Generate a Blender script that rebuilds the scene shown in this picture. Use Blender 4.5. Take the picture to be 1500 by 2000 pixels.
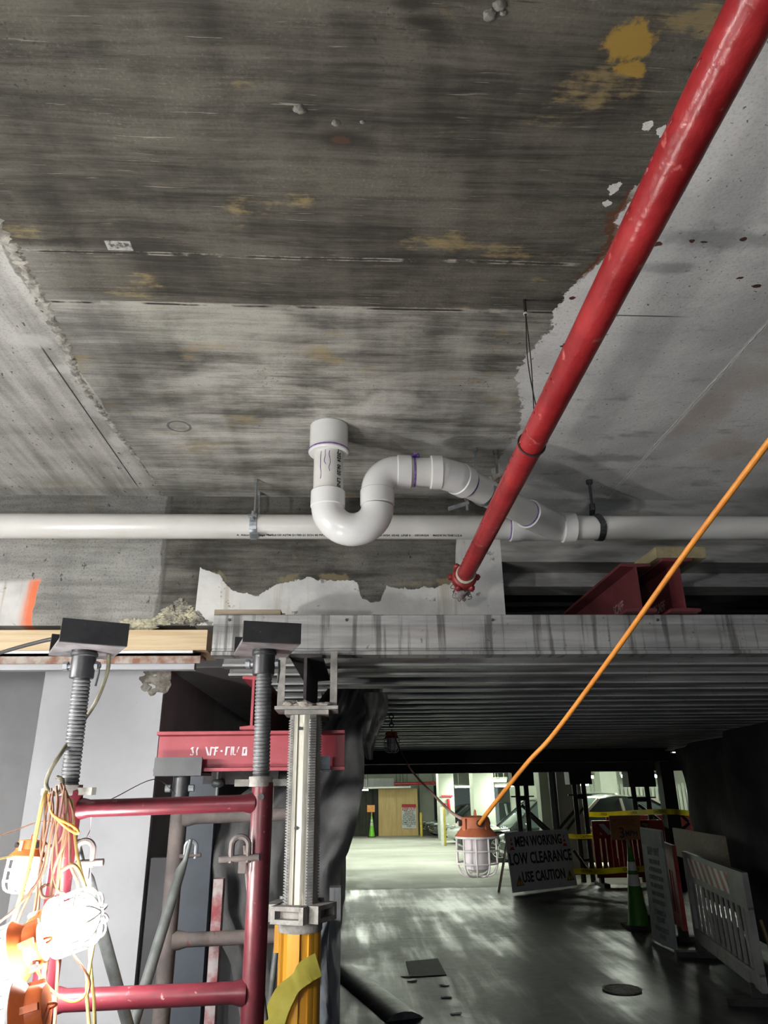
import bpy, bmesh, math, random
from math import radians, sin, cos, pi, sqrt, atan2
from mathutils import Vector, Matrix, noise as mnoise
random.seed(7)
V = Vector
for o in list(bpy.data.objects): bpy.data.objects.remove(o)
S = bpy.context.scene
COL = S.collection

# ------------------------------------------------------------------ camera, world, exposure
F = 1380.0; PITCH = radians(21.2); YAW = radians(3.2); ROLL = radians(0.74)
CAM = V((0, 0, 1.6))
FW = V((sin(YAW)*cos(PITCH), cos(YAW)*cos(PITCH), sin(PITCH)))
_r = V((cos(YAW), -sin(YAW), 0)); _u = _r.cross(FW)
RT = _r*cos(ROLL) - _u*sin(ROLL); UP = _r*sin(ROLL) + _u*cos(ROLL)
cd = bpy.data.cameras.new('camera'); cam = bpy.data.objects.new('camera', cd); COL.objects.link(cam)
cd.sensor_fit = 'VERTICAL'; cd.sensor_height = 36; cd.sensor_width = 27; cd.lens = F/2000*36
cd.clip_start = 0.02; cd.clip_end = 200
cam.matrix_world = Matrix(((RT.x, UP.x, -FW.x, CAM.x), (RT.y, UP.y, -FW.y, CAM.y), (RT.z, UP.z, -FW.z, CAM.z), (0, 0, 0, 1)))
S.camera = cam
W = bpy.data.worlds.new('world'); S.world = W; W.use_nodes = True
W.node_tree.nodes['Background'].inputs[0].default_value = (0.80, 0.88, 1.0, 1)
W.node_tree.nodes['Background'].inputs[1].default_value = 0.27
S.view_settings.view_transform = 'Standard'; S.view_settings.look = 'None'
S.view_settings.gamma = 1; S.view_settings.exposure = 0.0; S.view_settings.use_curve_mapping = False
LAMP_LIT = 380.0       # emission of the lit lamps in the tangle, hanging head up
LAMP_ADDED = 1350.0      # emission of the unseen lamps added to brighten ceiling and drive
LAMP_CLEAR = 140.0      # emission of the garage's fluorescent tubes
SLOPE = -0.03          # the drive ramps down past the floor joint
JOINT_Y = 13.2

S.cycles.max_bounces = 7; S.cycles.diffuse_bounces = 4; S.cycles.glossy_bounces = 3; S.cycles.caustics_reflective = False; S.cycles.caustics_refractive = False

def ray(px, py): return FW + RT*((px-750)/F) - UP*((py-1000)/F)
def at(px, py, Y=None, Z=None, X=None):
    d = ray(px, py)
    t = Y/d.y if Y is not None else ((Z-1.6)/d.z if Z is not None else X/d.x)
    return CAM + d*t
def ground(px, py):
    p = at(px, py, Z=0)
    if p.y > JOINT_Y:
        d = ray(px, py)
        t = (-SLOPE*JOINT_Y - 1.6)/(d.z - SLOPE*d.y)
        p = CAM + d*t
    return p
def gz(y): return 0.0 if y < JOINT_Y else SLOPE*(y-JOINT_Y)

# ------------------------------------------------------------------ material helpers
class NT:
    def __init__(s, name):
        s.m = bpy.data.materials.new(name); s.m.use_nodes = True
        s.t = s.m.node_tree; s.b = s.t.nodes['Principled BSDF']; s._pos = None
    def n(s, typ): return s.t.nodes.new(typ)
    def put(s, sock, v):
        if hasattr(v, 'is_output'): s.t.links.new(v, sock)
        elif isinstance(v, (tuple, list)) and len(v) == 3 and sock.type == 'RGBA': sock.default_value = (*v, 1)
        else: sock.default_value = v
    def pos(s):
        if s._pos is None: s._pos = s.n('ShaderNodeTexCoord').outputs['Object']
        return s._pos
    def map(s, scale=(1, 1, 1), loc=(0, 0, 0), vec=None, rot=(0, 0, 0)):
        k = s.n('ShaderNodeMapping'); s.put(k.inputs['Vector'], vec or s.pos())
        k.inputs['Scale'].default_value = scale; k.inputs['Location'].default_value = loc; k.inputs['Rotation'].default_value = rot
        return k.outputs[0]
    def noise(s, scale=5, detail=6, rough=.6, vec=None, dist=0.0, stretch=None, loc=(0, 0, 0)):
        k = s.n('ShaderNodeTexNoise')
        if stretch: vec = s.map(stretch, loc, vec)
        elif vec is None: vec = s.pos()
        s.put(k.inputs['Vector'], vec); k.inputs['Scale'].default_value = scale; k.inputs['Detail'].default_value = detail
        k.inputs['Roughness'].default_value = rough; k.inputs['Distortion'].default_value = dist
        return k.outputs['Fac']
    def voro(s, scale=5, vec=None, feature='F1', rnd=1.0):
        k = s.n('ShaderNodeTexVoronoi'); k.feature = feature; s.put(k.inputs['Vector'], vec or s.pos())
        k.inputs['Scale'].default_value = scale; k.inputs['Randomness'].default_value = rnd
        return k.outputs['Distance']
    def xyz(s, vec=None):
        k = s.n('ShaderNodeSeparateXYZ'); s.put(k.inputs[0], vec or s.pos()); return k.outputs
    def ma(s, op, a, b=0.0, c=None, clamp=False):
        k = s.n('ShaderNodeMath'); k.operation = op; k.use_clamp = clamp
        s.put(k.inputs[0], a); s.put(k.inputs[1], b)
        if c is not None: s.put(k.inputs[2], c)
        return k.outputs[0]
    def sstep(s, x, lo, hi, a=0.0, b=1.0):
        k = s.n('ShaderNodeMapRange'); k.interpolation_type = 'SMOOTHSTEP'
        s.put(k.inputs[0], x); k.inputs[1].default_value = lo; k.inputs[2].default_value = hi
        k.inputs[3].default_value = a; k.inputs[4].default_value = b
        return k.outputs[0]
    def mix(s, f, a, b, mode='MIX'):
        k = s.n('ShaderNodeMix'); k.data_type = 'RGBA'; k.blend_type = mode
        s.put(k.inputs[0], f); s.put(k.inputs[6], a); s.put(k.inputs[7], b)
        return k.outputs[2]
    def curve(s, x, pts):
        k = s.n('ShaderNodeFloatCurve'); s.put(k.inputs['Value'], x); c = k.mapping.curves[0]
        while len(c.points) < len(pts): c.points.new(.5, .5)
        for p, (a, b) in zip(c.points, pts): p.location = (a, b); p.handle_type = 'VECTOR'
        k.mapping.update()
        return k.outputs[0]
    def bump(s, h, strength=.3, dist=.01, nrm=None):
        k = s.n('ShaderNodeBump'); s.put(k.inputs['Height'], h); k.inputs['Strength'].default_value = strength
        k.inputs['Distance'].default_value = dist
        if nrm is not None: s.put(k.inputs['Normal'], nrm)
        return k.outputs[0]
    def out(s, col=None, rough=None, metal=None, normal=None, **kw):
        if col is not None: s.put(s.b.inputs['Base Color'], col)
        if rough is not None: s.put(s.b.inputs['Roughness'], rough)
        if metal is not None: s.put(s.b.inputs['Metallic'], metal)
        if normal is not None: s.put(s.b.inputs['Normal'], normal)
        for k, v in kw.items(): s.put(s.b.inputs[k.replace('_', ' ')], v)
        return s.m

def mk(name, c1, c2=None, rough=.6, metal=0.0, scale=8, stretch=(1, 1, 1), lo=.35, hi=.65, bump=0.0, bscale=60, c3=None, s3=30, t3=.62, detail=6, **kw):
    n = NT(name); c2 = c2 or tuple(x*.75 for x in c1)
    f = n.sstep(n.noise(scale, detail, .62, stretch=stretch), lo, hi)
    c = n.mix(f, c1, c2)
    if c3:
        g = n.sstep(n.noise(s3, 5, .6, loc=(3, 1, 7), stretch=stretch), t3, t3+.06)
        c = n.mix(g, c, c3)
    nr = n.bump(n.noise(bscale, 4, .6, stretch=stretch), bump, .004) if bump else None
    return n.out(c, rough, metal, nr, **kw)
def flat(name, c, rough=.6, metal=0.0, **kw): return NT(name).out(c, rough, metal, **kw)
def glow(name, c, s):
    n = NT(name); return n.out((.9, .9, .9), .5, Emission_Color=c, Emission_Strength=s)

# ------------------------------------------------------------------ mesh helpers
def quad_box(bm, c8):
    v = [bm.verts.new(p) for p in c8]
    for f in ((0, 3, 2, 1), (4, 5, 6, 7), (0, 1, 5, 4), (1, 2, 6, 5), (2, 3, 7, 6), (3, 0, 4, 7)): bm.faces.new([v[i] for i in f])
def box(bm, lo, hi, M=None):
    x0, y0, z0 = lo; x1, y1, z1 = hi
    p = [V(q) for q in ((x0, y0, z0), (x1, y0, z0), (x1, y1, z0), (x0, y1, z0), (x0, y0, z1), (x1, y0, z1), (x1, y1, z1), (x0, y1, z1))]
    if M: p = [M @ q for q in p]
    quad_box(bm, p)
def beam_between(bm, a, b, w, h, up=V((0, 0, 1))):
    a, b = V(a), V(b); d = (b-a).normalized(); s = d.cross(up)
    if s.length < 1e-4: s = V((1, 0, 0))
    s.normalize(); u = s.cross(d)
    p = [e + s*(i*w/2) + u*(j*h/2) for e in (a, b) for i, j in ((-1, -1), (1, -1), (1, 1), (-1, 1))]
    quad_box(bm, p)
def spline(pts, n=8):
    pts = [V(p) for p in pts]
    if len(pts) < 3: return pts
    P = [pts[0]*2-pts[1]] + pts + [pts[-1]*2-pts[-2]]; out = []
    for i in range(1, len(P)-2):
        a, b, c, d = P[i-1:i+3]
        for k in range(n):
            t = k/n
            out.append(.5*((2*b) + (c-a)*t + (2*a-5*b+4*c-d)*t*t + (3*b-a-3*c+d)*t**3))
    out.append(pts[-1]); return out
def tube(bm, path, r, seg=12, cap=True, radii=None):
    path = [V(p) for p in path]; n = len(path); rings = []
    d0 = (path[1]-path[0]).normalized(); ref = V((0, 0, 1)) if abs(d0.z) < .9 else V((1, 0, 0))
    nx = d0.cross(ref).normalized()
    for i, p in enumerate(path):
        d = (path[min(i+1, n-1)]-path[max(i-1, 0)])
        if d.length < 1e-9: d = d0
        d.normalize(); nx = nx - d*nx.dot(d)
        if nx.length < 1e-6: nx = d.orthogonal()
        nx.normalize(); ny = d.cross(nx); rr = radii[i] if radii else r
        rings.append([bm.verts.new(p + nx*(rr*cos(2*pi*k/seg)) + ny*(rr*sin(2*pi*k/seg))) for k in range(seg)])
    for a, b in zip(rings, rings[1:]):
        for k in range(seg): bm.faces.new((a[k], a[(k+1) % seg], b[(k+1) % seg], b[k]))
    if cap: bm.faces.new(rings[0][::-1]); bm.faces.new(rings[-1])
def lathe(bm, prof, M=None, seg=24, closed=False, cap=True):
    """prof: (radius, height) along local z"""
    rings = []
    for r, h in prof:
        ring = [V((r*cos(2*pi*k/seg), r*sin(2*pi*k/seg), h)) for k in range(seg)]
        if M: ring = [M @ q for q in ring]
        rings.append([bm.verts.new(q) for q in ring])
    for a, b in zip(rings, rings[1:]):
        for k in range(seg): bm.faces.new((a[k], a[(k+1) % seg], b[(k+1) % seg], b[k]))
    if closed:
        a, b = rings[-1], rings[0]
        for k in range(seg): bm.faces.new((a[k], a[(k+1) % seg], b[(k+1) % seg], b[k]))
    elif cap: bm.faces.new(rings[0][::-1]); bm.faces.new(rings[-1])
def prism(bm, poly, h0, h1, M=None):
    a = [V((x, y, h0)) for x, y in poly]; b = [V((x, y, h1)) for x, y in poly]
    if M: a = [M @ q for q in a]; b = [M @ q for q in b]
    va = [bm.verts.new(q) for q in a]; vb = [bm.verts.new(q) for q in b]; n = len(poly)
    bm.faces.new(va[::-1]); bm.faces.new(vb)
    for i in range(n): bm.faces.new((va[i], va[(i+1) % n], vb[(i+1) % n], vb[i]))
def basis(o, x, y, z=None):
    x = V(x).normalized(); y = V(y); y = (y - x*y.dot(x)).normalized(); z = x.cross(y)
    o = V(o)
    return Matrix(((x.x, y.x, z.x, o.x), (x.y, y.y, z.y, o.y), (x.z, y.z, z.z, o.z), (0, 0, 0, 1)))
def along(a, b):
    """matrix with local z from a to b"""
    a, b = V(a), V(b); z = (b-a).normalized(); x = z.orthogonal().normalized(); y = z.cross(x)
    return Matrix(((x.x, y.x, z.x, a.x), (x.y, y.y, z.y, a.y), (x.z, y.z, z.z, a.z), (0, 0, 0, 1)))
def cyl(bm, a, b, r, seg=16, r2=None):
    L = (V(b)-V(a)).length; lathe(bm, [(r, 0), (r2 if r2 is not None else r, L)], along(a, b), seg)
def grid(bm, nu, nv, fn):
    vs = [[bm.verts.new(fn(i/nu, j/nv)) for i in range(nu+1)] for j in range(nv+1)]
    for j in range(nv):
        for i in range(nu): bm.faces.new((vs[j][i], vs[j][i+1], vs[j+1][i+1], vs[j+1][i]))
def solid(bm, t): bmesh.ops.solidify(bm, geom=bm.faces[:], thickness=t)
def B(): return bmesh.new()

def root_of(p):
    m = Matrix.Identity(4)
    while p is not None: m = p.matrix_basis @ m; p = p.parent
    return m
def mesh_obj(name, bm, mat, parent=None, smooth=40, bevel=0, world=True, keep=False):
    if bevel:
        ee = [e for e in bm.edges if len(e.link_faces) == 2 and e.calc_face_angle(0) > .5]
        bmesh.ops.bevel(bm, geom=ee, offset=bevel, segments=2, affect='EDGES', clamp_overlap=True)
    bmesh.ops.recalc_face_normals(bm, faces=bm.faces[:])
    o = bpy.data.objects.new(name, None) if False else None
    me = bpy.data.meshes.new(name)
    if parent is not None:
        if world: bm.transform(root_of(parent).inverted())
        loc = None
    else:
        xs = [v.co for v in bm.verts]
        lo = V((min(c.x for c in xs), min(c.y for c in xs), min(c.z for c in xs))); hi = V((max(c.x for c in xs), max(c.y for c in xs), max(c.z for c in xs)))
        loc = V(((lo.x+hi.x)/2, (lo.y+hi.y)/2, lo.z))
        if keep: loc = V((0, 0, 0))
        bm.transform(Matrix.Translation(-loc))
    bm.to_mesh(me); bm.free()
    if smooth:
        me.polygons.foreach_set('use_smooth', [True]*len(me.polygons)); me.set_sharp_from_angle(angle=radians(smooth))
    if mat: me.materials.append(mat)
    o = bpy.data.objects.new(name, me); COL.objects.link(o)
    if parent is not None: o.parent = parent
    else: o.location = loc
    return o
def tag(o, label, cat, group=None, kind=None):
    o['label'] = label; o['category'] = cat
    if group: o['group'] = group
    if kind: o['kind'] = kind
    return o
def thing(name, loc, label, cat, group=None, M=None):
    o = bpy.data.objects.new(name, None); COL.objects.link(o); o.empty_display_size = .1
    if M is not None: o.matrix_basis = M
    else: o.location = loc
    return tag(o, label, cat, group)
def struct(name, bm, mat, smooth=30, label=None, cat=None):
    o = mesh_obj(name, bm, mat, None, smooth, keep=True); o['kind'] = 'structure'
    if label: o['label'] = label; o['category'] = cat or name.split('_')[0]
    return o
def single(name, bm, mat, label, cat, group=None, smooth=40, bevel=0, keep=False):
    return tag(mesh_obj(name, bm, mat, None, smooth, bevel, keep=keep), label, cat, group)
def plabel(o, l): o['label'] = l; return o
def text_bm(bm, s, size, M, sx=1.0, bold=0.0, ext=.0006, align='CENTER', shear=0.0, spacing=1.0, res=2):
    cu = bpy.data.curves.new('t', 'FONT'); cu.body = s; cu.size = size; cu.offset = bold; cu.extrude = ext
    cu.align_x = align; cu.align_y = 'CENTER'; cu.shear = shear; cu.space_character = spacing; cu.resolution_u = res
    ob = bpy.data.objects.new('t', cu); me = bpy.data.meshes.new_from_object(ob)
    me.transform(M @ Matrix.Diagonal((sx, 1, 1, 1)))
    bm.from_mesh(me)
    bpy.data.objects.remove(ob); bpy.data.curves.remove(cu); bpy.data.meshes.remove(me)
def copy_tree(o, parent=None):
    c = o.copy(); COL.objects.link(c)
    if parent is not None: c.parent = parent
    for ch in list(o.children): copy_tree(ch, c)
    return c

# ------------------------------------------------------------------ materials
def concrete_ceiling():
    n = NT('board marked concrete with peeling white paint'); x, y, z = n.xyz()
    # wood-grain imprint running across
    warp = n.noise(1.1, 4, .55, stretch=(.7, 1.6, 1))
    yw = n.ma('ADD', y, n.ma('MULTIPLY', n.ma('SUBTRACT', warp, .5), .10))
    cv = n.n('ShaderNodeCombineXYZ'); n.put(cv.inputs[0], x); n.put(cv.inputs[1], yw); gv = cv.outputs[0]
    grain = n.noise(1, 9, .70, n.map((1.1, 17, 1), vec=gv), .15)
    fine = n.noise(1, 7, .74, n.map((3.2, 95, 1), vec=gv))
    blot = n.noise(2.9, 8, .64, dist=.3, stretch=(.8, 1.5, 1))
    bands = n.noise(1, 4, .5, n.map((9, .9, 1)))
    g = n.ma('ADD', n.ma('MULTIPLY', grain, .55), n.ma('MULTIPLY', fine, .45))
    g = n.ma('ADD', g, n.ma('MULTIPLY', n.ma('SUBTRACT', blot, .5), .78))
    g = n.ma('ADD', g, n.ma('MULTIPLY', n.ma('SUBTRACT', bands, .5), .30))
    f = n.sstep(g, .30, .70)
    # the two boards by the camera are darker and browner than the pale ones by the beam
    pale = n.sstep(n.ma('ADD', y, n.ma('MULTIPLY', n.ma('SUBTRACT', blot, .5), 1.2)), 2.1, 2.75)
    mid = n.sstep(y, 1.825, 1.835)
    dark = n.mix(f, (.026, .023, .019), (.135, .126, .102))
    midc = n.mix(f, (.070, .066, .058), (.40, .387, .345))
    palec = n.mix(f, (.17, .162, .14), (.66, .645, .60))
    cB = n.mix(mid, dark, midc); cB = n.mix(pale, cB, palec)
    # greyish cast left part between the first two joints
    lf = n.ma('MULTIPLY', n.sstep(n.ma('ADD', x, n.ma('MULTIPLY', blot, .8)), -.25, -.65), n.sstep(y, 1.58, 1.62))
    cB = n.mix(n.ma('MULTIPLY', lf, .65), cB, n.mix(f, (.24, .235, .22), (.52, .51, .48)))
    grain2 = n.noise(130, 5, .7); dash = n.sstep(n.noise(1, 5, .62, n.map((7, 190, 1), vec=gv)), .645, .68)
    cB = n.mix(n.ma('MULTIPLY', n.sstep(grain2, .52, .64), .50), cB, n.mix(.45, cB, (.015, .013, .011)))
    cB = n.mix(n.ma('MULTIPLY', n.ma('MULTIPLY', n.sstep(grain2, .44, .34), n.sstep(blot, .45, .62)), .22), cB, (.36, .345, .30))
    cB = n.mix(n.ma('MULTIPLY', dash, .70), cB, (.022, .019, .016))
    lite = n.sstep(n.noise(1, 5, .62, n.map((5, 150, 1), (3, 1, 0), vec=gv)), .64, .69)
    cB = n.mix(n.ma('MULTIPLY', lite, .45), cB, (.50, .475, .41))
    # yellow ochre residue
    yl = n.sstep(n.ma('ADD', n.noise(3.4, 6, .65, loc=(4, 2, 0), stretch=(1, 1.8, 1)), n.ma('MULTIPLY', fine, .22)), .70, .80)
    cB = n.mix(n.ma('MULTIPLY', yl, .55), cB, (.36, .27, .115))
    def spot(cx, cy, rx, ry, k=.5, s=9):
        dx = n.ma('DIVIDE', n.ma('SUBTRACT', x, cx), rx); dy = n.ma('DIVIDE', n.ma('SUBTRACT', y, cy), ry)
        d = n.ma('SQRT', n.ma('ADD', n.ma('MULTIPLY', dx, dx), n.ma('MULTIPLY', dy, dy)))
        return n.ma('ADD', d, n.ma('MULTIPLY', n.ma('SUBTRACT', n.noise(s, 5, .65), .5), k))
    for cx, cy, rx, ry in ((.565, .965, .06, .05), (.59, 1.02, .04, .02)):
        cB = n.mix(n.ma('MULTIPLY', n.sstep(spot(cx, cy, rx, ry, 1.9, 22), 1.0, .65), .85), cB, (.42, .26, .045))
    for cx, cy, rx, ry in ((-.02, 1.215, .085, .032), (.12, .905, .05, .02), (.14, .94, .05, .015)):
        cB = n.mix(n.ma('MULTIPLY', n.sstep(spot(cx, cy, rx, ry, .5), 1.15, .3), .8), cB, (.018, .014, .01))
    cB = n.mix(n.ma('MULTIPLY', n.sstep(spot(-.02, 1.22, .03, .012, 1.6, 40), 1, .6), .6), cB, (.10, .045, .022))
    # gritty patches
    grit = n.sstep(n.noise(75, 3, .6), .60, .68)
    area = n.sstep(n.noise(3.1, 4, .55, loc=(9, 5, 1)), .56, .64)
    cB = n.mix(n.ma('MULTIPLY', n.ma('MULTIPLY', grit, area), .8), cB, (.03, .028, .024))
    # panel joints across
    for jy, w, amp in ((1.838, .006, .03), (1.615, .004, .03)):
        d = n.ma('ABSOLUTE', n.ma('SUBTRACT', n.ma('ADD', y, n.ma('MULTIPLY', n.ma('SUBTRACT', n.noise(1.3, 4, .6), .5), amp)), jy))
        cB = n.mix(n.ma('MULTIPLY', n.sstep(d, w*2.2, w*1.2), n.ma('MULTIPLY', n.sstep(n.noise(9, 5, .7), .44, .60), .75)), cB, (.42, .40, .355))
        cB = n.mix(n.ma('MULTIPLY', n.sstep(d, w, w*.4), n.sstep(n.noise(4, 4, .6, loc=(2, 7, 0)), .45, .55)), cB, (.02, .016, .012))
    # pencil ring
    dx = n.ma('SUBTRACT', x, -.698); dy = n.ma('SUBTRACT', y, 2.642)
    rr = n.ma('SQRT', n.ma('ADD', n.ma('MULTIPLY', dx, dx), n.ma('MULTIPLY', dy, dy)))
    cB = n.mix(n.ma('MULTIPLY', n.sstep(n.ma('ABSOLUTE', n.ma('SUBTRACT', rr, .045)), .007, .003), .75), cB, (.10, .10, .11))
    # pale rectangle of tape residue
    tp = n.ma('MULTIPLY', n.sstep(n.ma('ABSOLUTE', n.ma('SUBTRACT', x, -.635)), .036, .033), n.sstep(n.ma('ABSOLUTE', n.ma('SUBTRACT', y, 1.588)), .020, .017))
    cB = n.mix(n.ma('MULTIPLY', n.ma('MULTIPLY', tp, n.sstep(n.noise(40, 5, .7), .35, .55)), .75), cB, (.52, .52, .49))
    # left slab: smooth grey streaked along the depth
    sA = n.noise(1, 6, .62, n.map((13, 1.1, 1), rot=(0, 0, .12)))
    cA = n.mix(n.sstep(n.ma('ADD', n.ma('MULTIPLY', sA, .6), n.ma('MULTIPLY', blot, .4)), .36, .62), (.30, .293, .27), (.60, .595, .565))
    cA = n.mix(n.ma('MULTIPLY', n.sstep(n.noise(120, 5, .7), .50, .64), .38), cA, (.12, .117, .108))
    pits = n.sstep(n.noise(38, 4, .6, n.map((1, .45, 1))), .645, .68)
    cA = n.mix(n.ma('MULTIPLY', pits, .85), cA, (.035, .034, .03))
    cA = n.mix(n.ma('MULTIPLY', n.sstep(n.noise(2.2, 5, .6, loc=(1, 8, 0)), .60, .70), .5), cA, (.30, .25, .15))
    for cx, cy, rx, ry in ((-1.0, 2.50, .05, .10), (-1.02, 2.22, .06, .03), (-.99, 2.78, .04, .08), (-1.06, 2.05, .08, .05)):
        cA = n.mix(n.ma('MULTIPLY', n.sstep(spot(cx, cy, rx, ry, 1.4, 14), 1.1, .5), .6), cA, (.66, .66, .64))
    wob = n.ma('MULTIPLY', n.ma('SUBTRACT', n.noise(9, 5, .6), .5), .05)
    left = n.sstep(n.ma('ADD', x, wob), -.955, -.962)
    c = n.mix(left, cB, cA)
    ln = n.sstep(n.ma('ABSOLUTE', n.ma('SUBTRACT', x, -1.038)), .004, .0018)
    c = n.mix(n.ma('MULTIPLY', n.ma('MULTIPLY', ln, n.sstep(y, 1.95, 2.15)), n.sstep(n.noise(2.7, 2, .5), .42, .47)), c, (.04, .038, .035))
    # white paint on the right with a flaking edge
    pts = [(.873, .741), (.964, .731), (1.092, .73), (1.17, .741), (1.28, .738), (1.345, .718), (1.441, .706), (1.557, .733), (1.677, .683), (1.811, .651),
           (1.946, .663), (2.098, .612), (2.232, .621), (2.419, .688), (2.633, .728), (2.83, .704), (3.1, .69), (3.4, .738)]
    bx = n.curve(n.ma('DIVIDE', n.ma('SUBTRACT', y, .8), 2.6, clamp=True), [((a-.8)/2.6, (b-.5)/.4) for a, b in pts])
    bx = n.ma('ADD', n.ma('MULTIPLY', bx, .4), .5)
    e = n.ma('SUBTRACT', x, bx)
    e = n.ma('ADD', e, n.ma('MULTIPLY', n.ma('SUBTRACT', n.noise(17, 8, .72), .5), .105))
    paint = n.sstep(e, -.0015, .0015)
    for cx, cy, rx, ry in ((.681, 1.153, .012, .013), (.668, 1.335, .014, .02), (.667, 1.385, .012, .01), (.72, 1.165, .013, .014)):
        paint = n.ma('MAXIMUM', paint, n.sstep(spot(cx, cy, rx, ry, 2.2, 70), 1.02, .98))
    sc = n.noise(3.2, 6, .62)
    cC = n.mix(n.sstep(sc, .36, .66), (.80, .795, .775), (.62, .62, .61))
    cC = n.mix(n.ma('MULTIPLY', n.sstep(n.noise(110, 5, .72), .50, .64), .30), cC, (.30, .30, .295))
    dirt = n.sstep(n.noise(1, 6, .66, n.map((4, 9, 1), rot=(0, 0, .3))), .56, .70)
    cC = n.mix(n.ma('MULTIPLY', dirt, .6), cC, (.25, .26, .27))
    cC = n.mix(n.ma('MULTIPLY', n.sstep(n.noise(55, 4, .6), .655, .69), .8), cC, (.06, .05, .045))
    cC = n.mix(n.sstep(n.noise(16, 5, .62, loc=(5, 3, 2), stretch=(1, 1.7, 1)), .715, .735), cC, (.09, .034, .015))
    for cx, cy, rx, ry in ((1.02, 1.50, .26, .05), (1.28, 1.42, .20, .05), (.93, 1.62, .10, .03), (1.2, 2.9, .25, .05)):
        cC = n.mix(n.ma('MULTIPLY', n.sstep(spot(cx, cy, rx, ry, 1.5, 11), 1.1, .4), .55), cC, (.19, .20, .215))
    for cx, cy, rx, ry in ((.857, 1.525, .016, .009), (.95, 1.510, .010, .007), (.985, 1.512, .012, .004), (1.09, 1.497, .011, .007), (1.235, 1.688, .014, .009), (1.165, 1.655, .010, .006), (1.30, 1.70, .020, .010), (.69, 1.765, .010, .008), (.735, 2.02, .010, .007)):
        cC = n.mix(n.sstep(spot(cx, cy, rx, ry, 1.8, 60), 1.05, .9), cC, (.075, .030, .016))
    rust = n.sstep(n.ma('ADD', n.ma('ABSOLUTE', e), n.ma('MULTIPLY', n.noise(26, 4, .65), .06)), .048, .040)
    rz = n.ma('MULTIPLY', n.sstep(y, 1.30, 1.38), n.sstep(y, 1.72, 1.62))
    pink = n.sstep(n.noise(1.7, 4, .5, loc=(2.4, 0, 0)), .50, .62)
    cC = n.mix(n.ma('MULTIPLY', n.ma('MULTIPLY', pink, n.sstep(x, 1.37, 1.40)), .55), cC, (.50, .40, .33))
    sl = n.ma('SUBTRACT', x, 1.37)
    sl = n.ma('ABSOLUTE', n.ma('ADD', sl, n.ma('MULTIPLY', n.ma('SUBTRACT', n.noise(11, 4, .6), .5), .018)))
    cC = n.mix(n.ma('MULTIPLY', n.sstep(sl, .012, .006), .75), cC, (.90, .89, .86))
    jl = n.ma('MULTIPLY', n.sstep(n.ma('ABSOLUTE', n.ma('SUBTRACT', y, 1.845)), .004, .0015), n.ma('MULTIPLY', n.sstep(x, .80, .84), n.sstep(x, 1.12, 1.0)))
    cC = n.mix(jl, cC, (.10, .10, .095))
    c = n.mix(paint, c, cC)
    c = n.mix(n.ma('MULTIPLY', n.ma('MULTIPLY', rust, rz), .9), c, (.12, .042, .014))
    h = n.ma('ADD', n.ma('MULTIPLY', fine, n.ma('SUBTRACT', 1.0, paint)), n.ma('MULTIPLY', grain, .6))
    h = n.ma('ADD', h, n.ma('MULTIPLY', n.noise(50, 4, .6), .5))
    nr = n.bump(h, .42, .006)
    nr = n.bump(n.ma('MULTIPLY', paint, 1.0), .8, .003, nr)
    return n.out(c, .88, 0.0, nr)

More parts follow.
